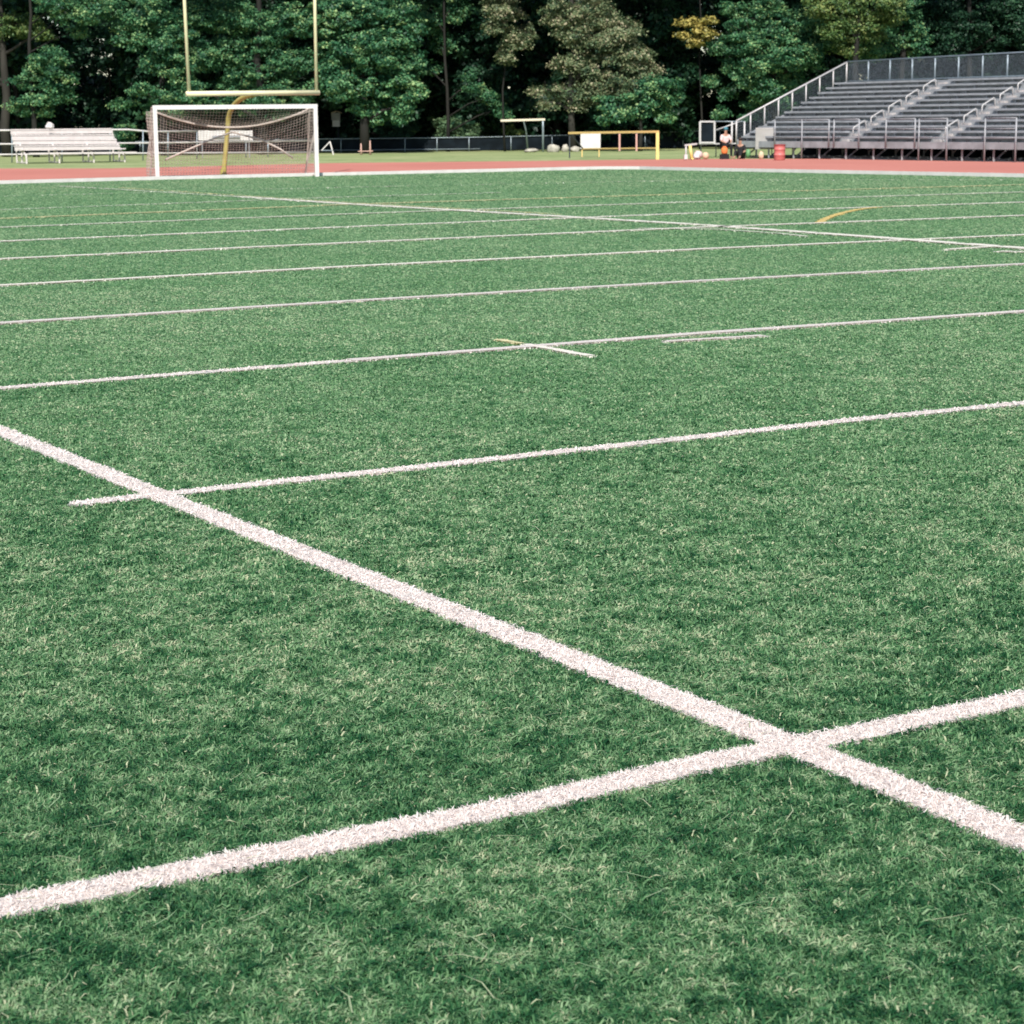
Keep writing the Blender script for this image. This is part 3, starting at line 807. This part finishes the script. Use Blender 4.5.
for x in (701, 716, 732, 748, 756):
    p = LP(x, 144, .3); MB().tube([Vector((p.x, p.y, 0)), p], .03, 8).build('leg', M['alup'], lan, True)
# grey board on the front rail
Yq = bp(1.0, -.3, 0).y - .35
pn = thing('grey_board', 'light grey board leaning at the left front corner of the grandstand', 'board', Vector((bp(1, -.3, 0).x, Yq, 0)))
a = D(755.5, 139, Yq); b = D(773.5, 139, Yq - .15); hh = D(760, 128.5, Yq).z - D(760, 149, Yq).z
MB().bar(a, b, .03, hh).build('panel', M['panel'], pn)
MB().bar(a + Zv * (hh / 2 + .02), b + Zv * (hh / 2 + .02), .05, .04).build('top_batten', M['aluw'], pn)
for P_ in (a.lerp(b, .08), a.lerp(b, .92)):
    MB().bar(Vector((P_.x, P_.y + .04, 0)), P_ + Vector((0, .04, .2)), .04).build('leg', M['dark'], pn)

# red bin
g_ = G(779.5, 160.2)
t = thing('trash_barrel', 'red plastic barrel standing at the corner of the grandstand', 'barrel', g_)
MB().lathe(g_, [(.22, 0), (.235, .03), (.235, .2), (.245, .21), (.245, .235), (.235, .245), (.235, .44), (.245, .45), (.245, .475), (.235, .485), (.24, .62), (.25, .63)], 24).build('body', M['red'], t, True)
body_ = t.children[0]
MB().lathe(g_ + Zv * .63, [(.262, 0), (.262, .025), (.2, .045), (.05, .05)], 24).build('lid', M['redlid'], body_)

# ------------------------------------------------------------------ gear left of the landing
g_ = G(686, 159.8)
t = thing('track_hurdle', 'yellow and white hurdle standing at the left of the heaped bags', 'hurdle', g_)
Yh = g_.y
MB().tube([Vector((D(686, 150, Yh).x, Yh, 0)), D(686, 144.5, Yh)], .04, 8).build('upright', M['aluw'], t, True)
MB().tube([Vector((D(692, 150, Yh).x, Yh, 0)), D(690, 145.5, Yh)], .07, 8).build('upright', M['yellowp'], t, True)
MB().bar(D(684.6, 145.4, Yh - .03), D(697, 143.8, Yh + .1), .05, .08).build('top_bar', M['aluw'], t)
MB().box(D(685.6, 156.8, Yh - .1), Vector((.07, 0, 0)), Vector((0, .2, 0)), Zv * .10).build('foot', M['white'], t)
MB().box(D(692, 158.6, Yh - .1), Vector((.05, 0, 0)), Vector((0, .25, 0)), Zv * .03).build('foot', M['yellowp'], t)
g_ = G(698, 159.0)
tag(MB().blob(g_ + Vector((0, 0, .17)), .22, .22, .20, 9, .2).build('bag', M['pink'], None, True), 'pale pink sports bag on the ground beside the yellow hurdle', 'bag')
tag(MB().blob(g_ + Vector((-.12, -.45, .11)), .15, .15, .12, 5, .2).build('bag', M['white'], None, True), 'small white bag lying in front of the pale pink bag', 'bag')
g_ = G(705.5, 159.2)
tag(MB().blob(g_ + Vector((0, 0, .155)), .16, .16, .16, 5, .01, 20, 12).build('ball', M['tan'], None, True), 'tan ball on the ground under the landing gate', 'ball')
g_ = G(748.8, 158.0) + Vector((0, .3, 0))
tag(MB().blob(g_ + Vector((0, 0, .20)), .11, .11, .20, 5, .12).build('jug', M['greencl'], None, True), 'green drinks jug beside the person in black', 'jug')
g_ = G(761, 159.0)
tag(MB().blob(g_ + Vector((0, 0, .16)), .12, .1, .18, 8, .2).build('bag', M['tan'], None, True), 'slim tan bag under the grey board', 'bag')

# ------------------------------------------------------------------ people (seated)
def person(loc, facing, label, shirt, legs, seat_h, hairm, cap=None):
    root = thing('person', label, 'person', loc)
    Rz = Matrix.Rotation(facing, 4, 'Z'); T = Matrix.Translation(loc)
    J = {'pel': (0, 0, seat_h + .10, .135), 'waist': (.0, -.02, seat_h + .26, .125), 'chest': (0, -.05, seat_h + .44, .145), 'neck': (0, -.08, seat_h + .58, .055), 'head': (0, -.11, seat_h + .66, .075), 'crown': (0, -.12, seat_h + .78, .085)}
    E_ = [('pel', 'waist'), ('waist', 'chest'), ('chest', 'neck'), ('neck', 'head'), ('head', 'crown')]
    for s, n_ in ((1, 'r'), (-1, 'l')):
        kz = max(seat_h + .06, .32)
        J['hip' + n_] = (.10 * s, -.03, seat_h + .08, .085); J['knee' + n_] = (.14 * s, -.45, kz + .02, .06)
        J['ank' + n_] = (.12 * s, -.48 - (.18 if seat_h < .25 else 0), .08, .04); J['toe' + n_] = (.13 * s, -.66 - (.18 if seat_h < .25 else 0), .04, .035)
        J['sh' + n_] = (.18 * s, -.05, seat_h + .50, .055); J['el' + n_] = (.24 * s, -.18, seat_h + .27, .042); J['wr' + n_] = (.14 * s, -.38, seat_h + .20, .03); J['hand' + n_] = (.12 * s, -.46, seat_h + .18, .034)
        E_ += [('pel', 'hip' + n_), ('hip' + n_, 'knee' + n_), ('knee' + n_, 'ank' + n_), ('ank' + n_, 'toe' + n_), ('chest', 'sh' + n_), ('sh' + n_, 'el' + n_), ('el' + n_, 'wr' + n_), ('wr' + n_, 'hand' + n_)]
    def skin(name, keys, edges, material, grow, par):
        idx = {k: i for i, k in enumerate(keys)}
        vs = [(T @ Rz @ Vector(J[k][:3])) for k in keys]
        me = bpy.data.meshes.new(name); me.from_pydata([tuple(v) for v in vs], [(idx[a], idx[b]) for a, b in edges], [])
        me.materials.append(material)
        o = bpy.data.objects.new(name, me); C.objects.link(o); o.parent = par; o.matrix_parent_inverse = Matrix.Translation(-loc)
        md = o.modifiers.new('skin', 'SKIN')
        for k in keys:
            sv = me.skin_vertices[0].data[idx[k]]; sv.radius = (J[k][3] * grow, J[k][3] * grow); sv.use_root = (k == keys[0])
        o.modifiers.new('sub', 'SUBSURF').render_levels = 1
        return o
    bod = skin('body', list(J), E_, M['skin'], 1.0, root)
    tk = ['chest', 'waist', 'pel', 'shr', 'shl', 'elr', 'ell']
    skin('shirt', tk, [('chest', 'waist'), ('waist', 'pel'), ('chest', 'shr'), ('chest', 'shl'), ('shr', 'elr'), ('shl', 'ell')], shirt, 1.34, root)
    lk = ['pel', 'hipr', 'hipl', 'kneer', 'kneel', 'ankr', 'ankl']
    skin('trousers', lk, [('pel', 'hipr'), ('pel', 'hipl'), ('hipr', 'kneer'), ('hipl', 'kneel'), ('kneer', 'ankr'), ('kneel', 'ankl')], legs, 1.2, root)
    hd = T @ Rz @ Vector((0, -.11, seat_h + .80))
    MB().blob(hd + Zv * .01, .098, .105, .085, 3, .03, 12, 8).build('cap' if cap else 'hair', cap or hairm, root, True)
    nz = T @ Rz @ Vector((0, -.205, seat_h + .72)); MB().blob(nz, .012, .02, .018, 1, 0, 6, 4).build('nose', M['skin'], bod, True)
    for s in (1, -1):
        e = T @ Rz @ Vector((.032 * s, -.19, seat_h + .755)); MB().blob(e, .012, .008, .009, 1, 0, 6, 4).build('eye', M['black'], bod, True)
    return root
P1 = G(726, 158.8) + Vector((0, .55, 0))
person(P1, math.radians(15), 'person in a pink shirt and teal cap seated on the landing step', M['pink'], M['black'], .52, M['hair'], M['teal'])
P2 = G(742, 158.8) + Vector((0, .55, 0))
person(P2, math.radians(-20), 'person in black clothes sitting low beside the landing post', M['black'], M['black'], .06, M['hair'])
g_ = G(723.6, 158.9) + Vector((0, -.35, 0))
o = thing('cooler', 'round orange cooler on a black crate before the person in pink', 'cooler', g_)
MB().box(g_ + Zv * .11, Vector((.2, 0, 0)), Vector((0, .16, 0)), Zv * .11).build('crate', M['black'], o)
MB().lathe(g_ + Zv * .22, [(.11, 0), (.14, .05), (.145, .16), (.135, .27), (.08, .30)], 18).build('body', M['orangecloth'], o, True)
MB().lathe(g_ + Zv * .522, [(.09, 0), (.09, .03), (.04, .05)], 18).build('lid', M['orangecloth'], o)

# ------------------------------------------------------------------ trees
GREEN = [(0, (0.012, 0.060, 0.032)), (.45, (0.045, 0.160, 0.072)), (.8, (0.15, 0.32, 0.14)), (1, (0.32, 0.44, 0.18))]
OLIVE = [(0, (0.025, 0.06, 0.03)), (.45, (0.13, 0.19, 0.09)), (.8, (0.30, 0.31, 0.17)), (1, (0.46, 0.40, 0.27))]
DARK_SHADE = [(0, (0.006, 0.026, 0.015)), (.6, (0.018, 0.066, 0.034)), (1, (0.06, 0.15, 0.07))]  # dark foliage; its near-black tones also paint the wood's deep shade
YELL = [(0, (0.14, 0.15, 0.04)), (.5, (0.42, 0.36, 0.10)), (1, (0.66, 0.54, 0.18))]
LIME = [(0, (0.03, 0.08, 0.03)), (.5, (0.10, 0.18, 0.05)), (1, (0.26, 0.30, 0.10))]
BUSH = [(0, (0.05, 0.11, 0.055)), (.5, (0.11, 0.20, 0.10)), (1, (0.20, 0.29, 0.14))]
LM = {k: leafmat('leaf_' + k, v, trans=.25, rough=.5, gloss=.35) for k, v in dict(green=GREEN, olive=OLIVE, dark=DARK_SHADE, yellow=YELL, lime=LIME, bush=BUSH).items()}

def crown_mesh(name, lobes, lm, leaf=.15, per=90, clump=.5, droop=0., dens=1.0, seed=1):
    """lobes: (centre, rx, ry, rz). clumps sit on and inside each lobe, leaves spread through every clump"""
    r = np.random.default_rng(seed); P = []; Nn = []; Rv = []; S = []
    for (c, rx, ry, rz) in lobes:
        nc = max(4, int(dens * 3.2 * (rx * rz + rx * ry + ry * rz) / (clump * clump)))
        d = r.normal(size=(nc, 3)); d /= np.linalg.norm(d, axis=1)[:, None]
        rad = r.random(nc) ** .35
        cc = np.array(c) + d * rad[:, None] * np.array([rx, ry, rz])
        cs = clump * (.55 + .8 * r.random(nc)); ct = r.normal(0, .17, nc)
        n = nc * per
        ci = np.repeat(np.arange(nc), per)
        q = r.normal(size=(n, 3)); q /= np.linalg.norm(q, axis=1)[:, None]; q *= (r.random(n) ** .5)[:, None]
        q *= np.stack([cs[ci], cs[ci], cs[ci] * .5], 1)
        if droop:                         # hanging sprays: pulled down with distance from the clump's centre
            q[:, 2] -= droop * np.hypot(q[:, 0], q[:, 1])
        P.append(cc[ci] + q)
        nn = d[ci] * .6 + np.array([0, 0, .75]) + r.normal(0, .55, (n, 3)); nn /= np.linalg.norm(nn, axis=1)[:, None]
        Nn.append(nn); Rv.append(np.clip(.48 + ct[ci] + r.normal(0, .24, n), 0, 1)); S.append(leaf * (.6 + .8 * r.random(n)))
    P = np.concatenate(P); Nn = np.concatenate(Nn); Rv = np.concatenate(Rv); S = np.concatenate(S)
    n = len(P)
    t_ = r.normal(size=(n, 3)); t_ -= (t_ * Nn).sum(1)[:, None] * Nn; t_ /= np.linalg.norm(t_, axis=1)[:, None]
    b_ = np.cross(Nn, t_)
    V = np.stack([P - t_ * S[:, None] * .5, P + b_ * S[:, None] * .3 - Nn * S[:, None] * .06, P + t_ * S[:, None] * .5, P - b_ * S[:, None] * .3 - Nn * S[:, None] * .06], 1).reshape(-1, 3)
    return np_mesh(name, V, 4, [(0, 1, 2), (0, 2, 3)], lm, Rv)

def wood(base, H, r0, targets, lean=0, seed=0):
    rr = random.Random(seed); mb = MB(); tp = []
    n = 9
    for i in range(n):
        f = i / (n - 1); tp.append(Vector(base) + Vector((lean * f + rr.uniform(-.12, .12) * (i > 0), rr.uniform(-.12, .12) * (i > 0), H * f)))
    mb.tube(tp, [r0 * (1.25 if i == 0 else 1 - .8 * i / (n - 1)) for i in range(n)], 9)
    for c in targets:
        c = Vector(c); hz = max(.8, min(H * .9, c.z - .45 * (Vector((c.x, c.y, 0)) - Vector((base[0], base[1], 0))).length))
        f = hz / H; i = min(n - 2, int(f * (n - 1))); s_ = tp[i].lerp(tp[i + 1], f * (n - 1) - i)
        rad = r0 * (1 - .8 * f) * .55
        mid = s_.lerp(c, .5) + Vector((rr.uniform(-.2, .2), rr.uniform(-.2, .2), .25))
        mb.tube([s_, mid, c], [rad, rad * .65, rad * .25], 6)
        for _ in range(3):
            e = c + Vector((rr.uniform(-1, 1), rr.uniform(-.8, .4), rr.uniform(-.7, .7))); mb.tube([mid.lerp(c, .6), e], [rad * .35, rad * .1], 5)
    return mb

def tree(px, Y, H, lobes_px, kind, label, leaf=.15, per=90, clump=.5, droop=0., bark='bark', r0=.22, canopy=True, seed=1, dens=1., name='tree', group='trees along the edge of the field', cw=None):
    b = D(px, 150, Y); b.z = 0
    root = thing(name, label, 'tree', b, group)
    lobes = []
    rr = random.Random(seed)
    for (x, y, rp, *rest) in lobes_px:
        c = D(x, y, Y + (rest[0] if rest else rr.uniform(-.8, .8))); R = rp * Y / 2112
        asp = rest[1] if len(rest) > 1 else .8
        lobes.append((tuple(c), R, R * .9, R * asp))
    ups = []
    if canopy:  # unseen upper lobes, added above the view to shade the wood behind
        w = cw or 3.6
        for _ in range(9):
            ups.append(((b.x + rr.uniform(-w, w), Y + rr.uniform(-1.8, 2.6), rr.uniform(10.6, H - 1.0)), rr.uniform(1.5, 2.2), rr.uniform(1.6, 2.4), rr.uniform(1.1, 1.6)))
    me = crown_mesh('crown', lobes, LM[kind], leaf, per, clump, droop, dens, seed)
    co = bpy.data.objects.new('crown', me); C.objects.link(co); co.parent = root; co.matrix_parent_inverse = Matrix.Translation(-b)
    if ups:
        me = crown_mesh('upper_shade_crown', ups, LM[kind], leaf * 1.7, 26, .75, droop, .8, seed + 50)
        co = bpy.data.objects.new('upper_shade_crown', me); C.objects.link(co); co.parent = root; co.matrix_parent_inverse = Matrix.Translation(-b)
    wood(b, H * .85, r0, [l[0] for l in lobes if l[1] > .5][:14] + [u[0] for u in ups], 0, seed).build('trunk', M[bark], root, True)
    return root

# left edge
tree(8, 124, 16, [(20, 24, 24, 0, .5), (-20, 30, 24, 0, .5), (45, 34, 13, -.3, .5), (-45, 60, 30), (-100, 40, 50), (-70, 95, 30), (-170, 50, 60)], 'lime', 'dark feathery tree with drooping boughs at the left edge', leaf=.15, droop=.35, r0=.3, seed=2, bark='barkpale')
tree(36, 121, 15, [(50, 62, 20), (28, 80, 15), (60, 84, 16), (42, 100, 18), (20, 108, 11), (68, 98, 8, 0, .5), (58, 8, 20), (90, 10, 18), (80, 30, 9)], 'green', 'bright green tree rising behind the white bench stand', seed=3, r0=.16)
# behind the goal
tree(165, 122, 16, [(145, 12, 26), (168, 35, 24), (150, 62, 13), (178, 66, 20), (140, 88, 9), (168, 95, 20), (150, 112, 10), (196, 20, 22), (200, 55, 20), (192, 92, 18), (128, 25, 14), (110, 8, 16), (118, 40, 8), (140, 40, 12), (178, 112, 9), (160, 122, 7), (124, 104, 10, 0, .6)], 'green', 'broad green tree behind the left upright of the goal post', seed=4)
tree(262, 123, 17, [(232, 15, 26), (262, 30, 30), (226, 50, 22), (250, 70, 24), (284, 66, 24), (232, 90, 18), (272, 96, 18), (296, 20, 24), (300, 95, 14), (215, 102, 10), (250, 110, 9), (280, 112, 8), (308, 60, 14)], 'green', 'dense green tree framed between the two uprights', seed=5, r0=.28)
tree(365, 122, 17, [(330, 20, 26), (362, 15, 30), (345, 55, 28), (380, 50, 30), (340, 85, 20), (372, 88, 26), (402, 80, 20), (398, 40, 24), (405, 105, 12), (385, 112, 12), (360, 106, 10), (320, 86, 10), (412, 60, 13), (395, 10, 20), (400, 118, 8), (372, 118, 8), (415, 92, 10), (410, 25, 14)], 'green', 'bushy bright green tree right of the goal post', leaf=.19, seed=6, r0=.26)
tree(448, 127, 17, [(430, 20, 20, 1.5), (455, 8, 18, 1.5), (440, 45, 16, 2), (476, 88, 9, 0, .5), (488, 98, 12, 0, .6), (500, 108, 12, 0, .6), (468, 76, 6, 0, .5), (505, 120, 7), (428, 70, 10, 2)], 'green', 'dark green tree with one bright slanting bough left of the olive trees', seed=7, dens=.75, r0=.11)
tree(505, 125, 17, [(505, 12, 18, -.5, .5), (497, 26, 15, -.5, .45), (515, 40, 17, -.5, .5), (503, 55, 12, -.5, .5), (528, 28, 12, 0, .5), (500, -5, 20)], 'olive', 'slim olive brown tree with hanging sprays above the dark gap', leaf=.14, per=80, clump=.45, droop=.7, bark='bark', r0=.06, seed=8, cw=1.8, dens=.9)
tree(573, 123, 18, [(560, 10, 18), (590, 10, 26, 0, .6), (618, 28, 26, 0, .6), (575, 32, 20, 0, .6), (600, 48, 26, 0, .6), (632, 55, 22, 0, .6), (570, 62, 18, 0, .6), (590, 75, 24, 0, .6), (560, 90, 13, 0, .5), (592, 92, 17, 0, .5), (618, 80, 22, 0, .6), (548, 102, 11, -.3, .5), (540, 88, 9, 0, .5), (640, 72, 20, 0, .6), (575, 102, 11, 0, .5)], 'olive', 'large olive grey tree with layered sprays in the middle', leaf=.15, per=80, clump=.5, droop=.6, bark='barkpale', r0=.2, seed=9)
tree(640, 121, 5.2, [(652, 86, 15), (668, 98, 13), (640, 104, 16), (622, 112, 12), (660, 112, 12), (606, 104, 12), (608, 120, 8), (672, 84, 9), (668, 118, 6)], 'green', 'low bright green tree beneath the olive tree above the amber goal', leaf=.19, seed=10, canopy=False, r0=.12)
tree(700, 126, 17, [(690, 22, 12, -1, .4), (704, 32, 12, -1, .4), (698, 42, 10, -1, .4), (712, 20, 9, -1, .4), (684, 34, 7, -1, .4)], 'yellow', 'tree with a spray of golden leaves against deep shade', leaf=.22, per=40, clump=.4, droop=.3, seed=11, r0=.06)
tree(775, 124, 17, [(745, 35, 20), (770, 28, 26), (800, 25, 24), (760, 58, 24), (790, 55, 26), (740, 75, 15), (765, 88, 18), (790, 82, 18), (820, 45, 18), (735, 50, 12), (752, 104, 12, 1), (725, 95, 8, 1), (735, 15, 16), (765, 5, 16), (812, 62, 10), (720, 45, 10, 1), (730, 65, 10, 1), (748, 118, 9, 1), (722, 112, 7, 1), (780, 104, 12), (710, 80, 7, 1.5)], 'green', 'rounded green tree above the sloping rail of the grandstand', seed=12, r0=.24)
tree(855, 122, 17, [(820, 5, 18), (845, 12, 22), (870, 25, 20), (850, 40, 18), (885, 8, 20), (835, 28, 14)], 'lime', 'yellow green tree behind the upper left corner of the grandstand', seed=13, droop=.2)
tree(900, 125, 17, [(880, 42, 20), (905, 28, 20), (915, 45, 14), (865, 52, 16), (900, 5, 20)], 'green', 'medium green tree behind the grandstand right of the yellow green tree', seed=14)
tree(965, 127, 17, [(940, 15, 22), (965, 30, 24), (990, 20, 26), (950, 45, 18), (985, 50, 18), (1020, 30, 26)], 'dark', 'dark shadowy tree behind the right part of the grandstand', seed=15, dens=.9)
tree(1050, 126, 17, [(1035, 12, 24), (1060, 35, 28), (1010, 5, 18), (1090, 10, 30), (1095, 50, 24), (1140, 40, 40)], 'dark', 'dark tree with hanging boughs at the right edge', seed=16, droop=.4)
tree(112, 133, 13, [(95, 20, 22), (130, 22, 22), (98, 45, 15), (122, 58, 16), (140, 45, 14), (92, 68, 14), (112, 80, 18), (135, 85, 16), (95, 100, 20), (125, 108, 22), (110, 62, 12), (112, 38, 16)], 'dark', 'thin dark tree with pale sky showing between its leaves', leaf=.2, per=34, clump=.4, seed=21, dens=.3, r0=.1, cw=2.5)
# shrubs
for (x, y, R, Y, lb, k) in ((448, 126, 11, 128, 'dull green rounded bush behind the dark fence', 'bush'), (468, 130, 8, 128, 'smaller dull green bush right of the rounded bush', 'bush'), (512, 131, 8, 129, 'yellow green bush under the cream practice goal', 'lime'), (395, 132, 13, 128, 'dark leafy shrub behind the fence near the goal', 'dark'), (125, 128, 8, 125, 'small green shrub right of the white bench stand', 'green')):
    b = D(x, 150, Y); b.z = 0
    rt_ = thing('bush', lb, 'bush', b, 'bushes along the fence')
    c = D(x, y, Y); R_ = R * Y / 2112
    me = crown_mesh('foliage', [(tuple(c), R_ * 1.3, R_, R_), ((c.x, c.y, c.z * .5), R_ * 1.2, R_, c.z * .5)], LM[k], .13, 60, .3, 0, .9, x)
    co = bpy.data.objects.new('foliage', me); C.objects.link(co); co.parent = rt_; co.matrix_parent_inverse = Matrix.Translation(-b)
    MB().tube([b, c], [.05, .02], 6).build('stem', M['bark'], rt_)

# deeper wood: three kinds, copied
protos = []
for s in range(3):
    b = Vector((0, 0, 0)); rr = random.Random(90 + s)
    root = thing('forest_tree', 'tall shaded tree standing deep in the wood behind the field', 'tree', b, 'shaded trees deep in the wood')
    lobes = [((rr.uniform(-2.2, 2.2), rr.uniform(-1.6, 1.6), z_), rr.uniform(1.3, 2.1), rr.uniform(1.2, 1.8), rr.uniform(.9, 1.4)) for z_ in np.linspace(1.5, 13, 18)]
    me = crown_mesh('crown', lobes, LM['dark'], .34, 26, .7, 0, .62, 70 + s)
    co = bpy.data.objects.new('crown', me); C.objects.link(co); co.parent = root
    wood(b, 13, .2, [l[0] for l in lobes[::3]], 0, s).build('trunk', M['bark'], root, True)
    protos.append(root)
k = 0
rr = random.Random(5)
for row, (Y, stp) in enumerate(((131, 4.6), (136, 4.8), (142, 4.6), (149, 4.8), (157, 5.0))):
    x = -44 - row * 2.0
    while x < 46 + row * 2:
        gx = x + rr.uniform(-1.2, 1.2)
        pxx = 512 + 2112 * gx / Y
        if (76 if row < 3 else 92) < pxx < (150 if row < 3 else 138): x += stp; continue     # a thin place where sky shows through
        if row == 0 and pxx > 700: pass
        pr = protos[k % 3]
        if k < 3: o = pr
        else:
            o = pr.copy(); C.objects.link(o)
            for ch in list(pr.children):
                c = ch.copy(); C.objects.link(c); c.parent = o
        o.location = (gx, Y + rr.uniform(-1, 1), 0); o.rotation_euler.z = rr.uniform(0, 6.28)
        f = rr.uniform(.9, 1.12); o.scale = (f, f, f)
        k += 1; x += stp
# undergrowth: dense low leaves filling the foot of the wood
lobes = []
for i in range(260):
    Y = rr.uniform(138, 165); x = rr.uniform(-54, 54)
    lobes.append(((x, Y, rr.uniform(.5, 3.6)), rr.uniform(1.2, 2.4), 1.2, rr.uniform(.9, 1.5)))
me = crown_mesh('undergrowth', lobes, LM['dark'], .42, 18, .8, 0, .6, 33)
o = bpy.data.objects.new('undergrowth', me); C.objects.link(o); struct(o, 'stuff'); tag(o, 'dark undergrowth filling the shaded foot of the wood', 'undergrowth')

# ------------------------------------------------------------------ light
sun_dir = Vector((-.03, -.70, .72)).normalized()      # towards the sun: behind the camera, left, high
el = math.asin(sun_dir.z); az = math.atan2(sun_dir.x, sun_dir.y)
sd = bpy.data.lights.new('sun', 'SUN'); sd.energy = 4.6; sd.angle = math.radians(.5); sd.color = (1, .95, .87)
so = bpy.data.objects.new('sun', sd); C.objects.link(so); so.rotation_euler = (-sun_dir).to_track_quat('-Z', 'Y').to_euler()
w = bpy.data.worlds.new('World'); sc.world = w; w.use_nodes = True
nt = w.node_tree; bg = nt.nodes['Background']; sky = nt.nodes.new('ShaderNodeTexSky')
sky.sky_type = 'NISHITA'; sky.sun_disc = False; sky.sun_elevation = el; sky.sun_rotation = az
sky.air_density = 1.0; sky.dust_density = 0.4
nt.links.new(sky.outputs[0], bg.inputs[0]); bg.inputs[1].default_value = .10
sc.view_settings.view_transform = 'Standard'; sc.view_settings.look = 'None'; sc.view_settings.gamma = 1
sc.view_settings.exposure = 0.42
sc.render.resolution_x = 1024; sc.render.resolution_y = 1024
sc.render.engine = 'CYCLES'
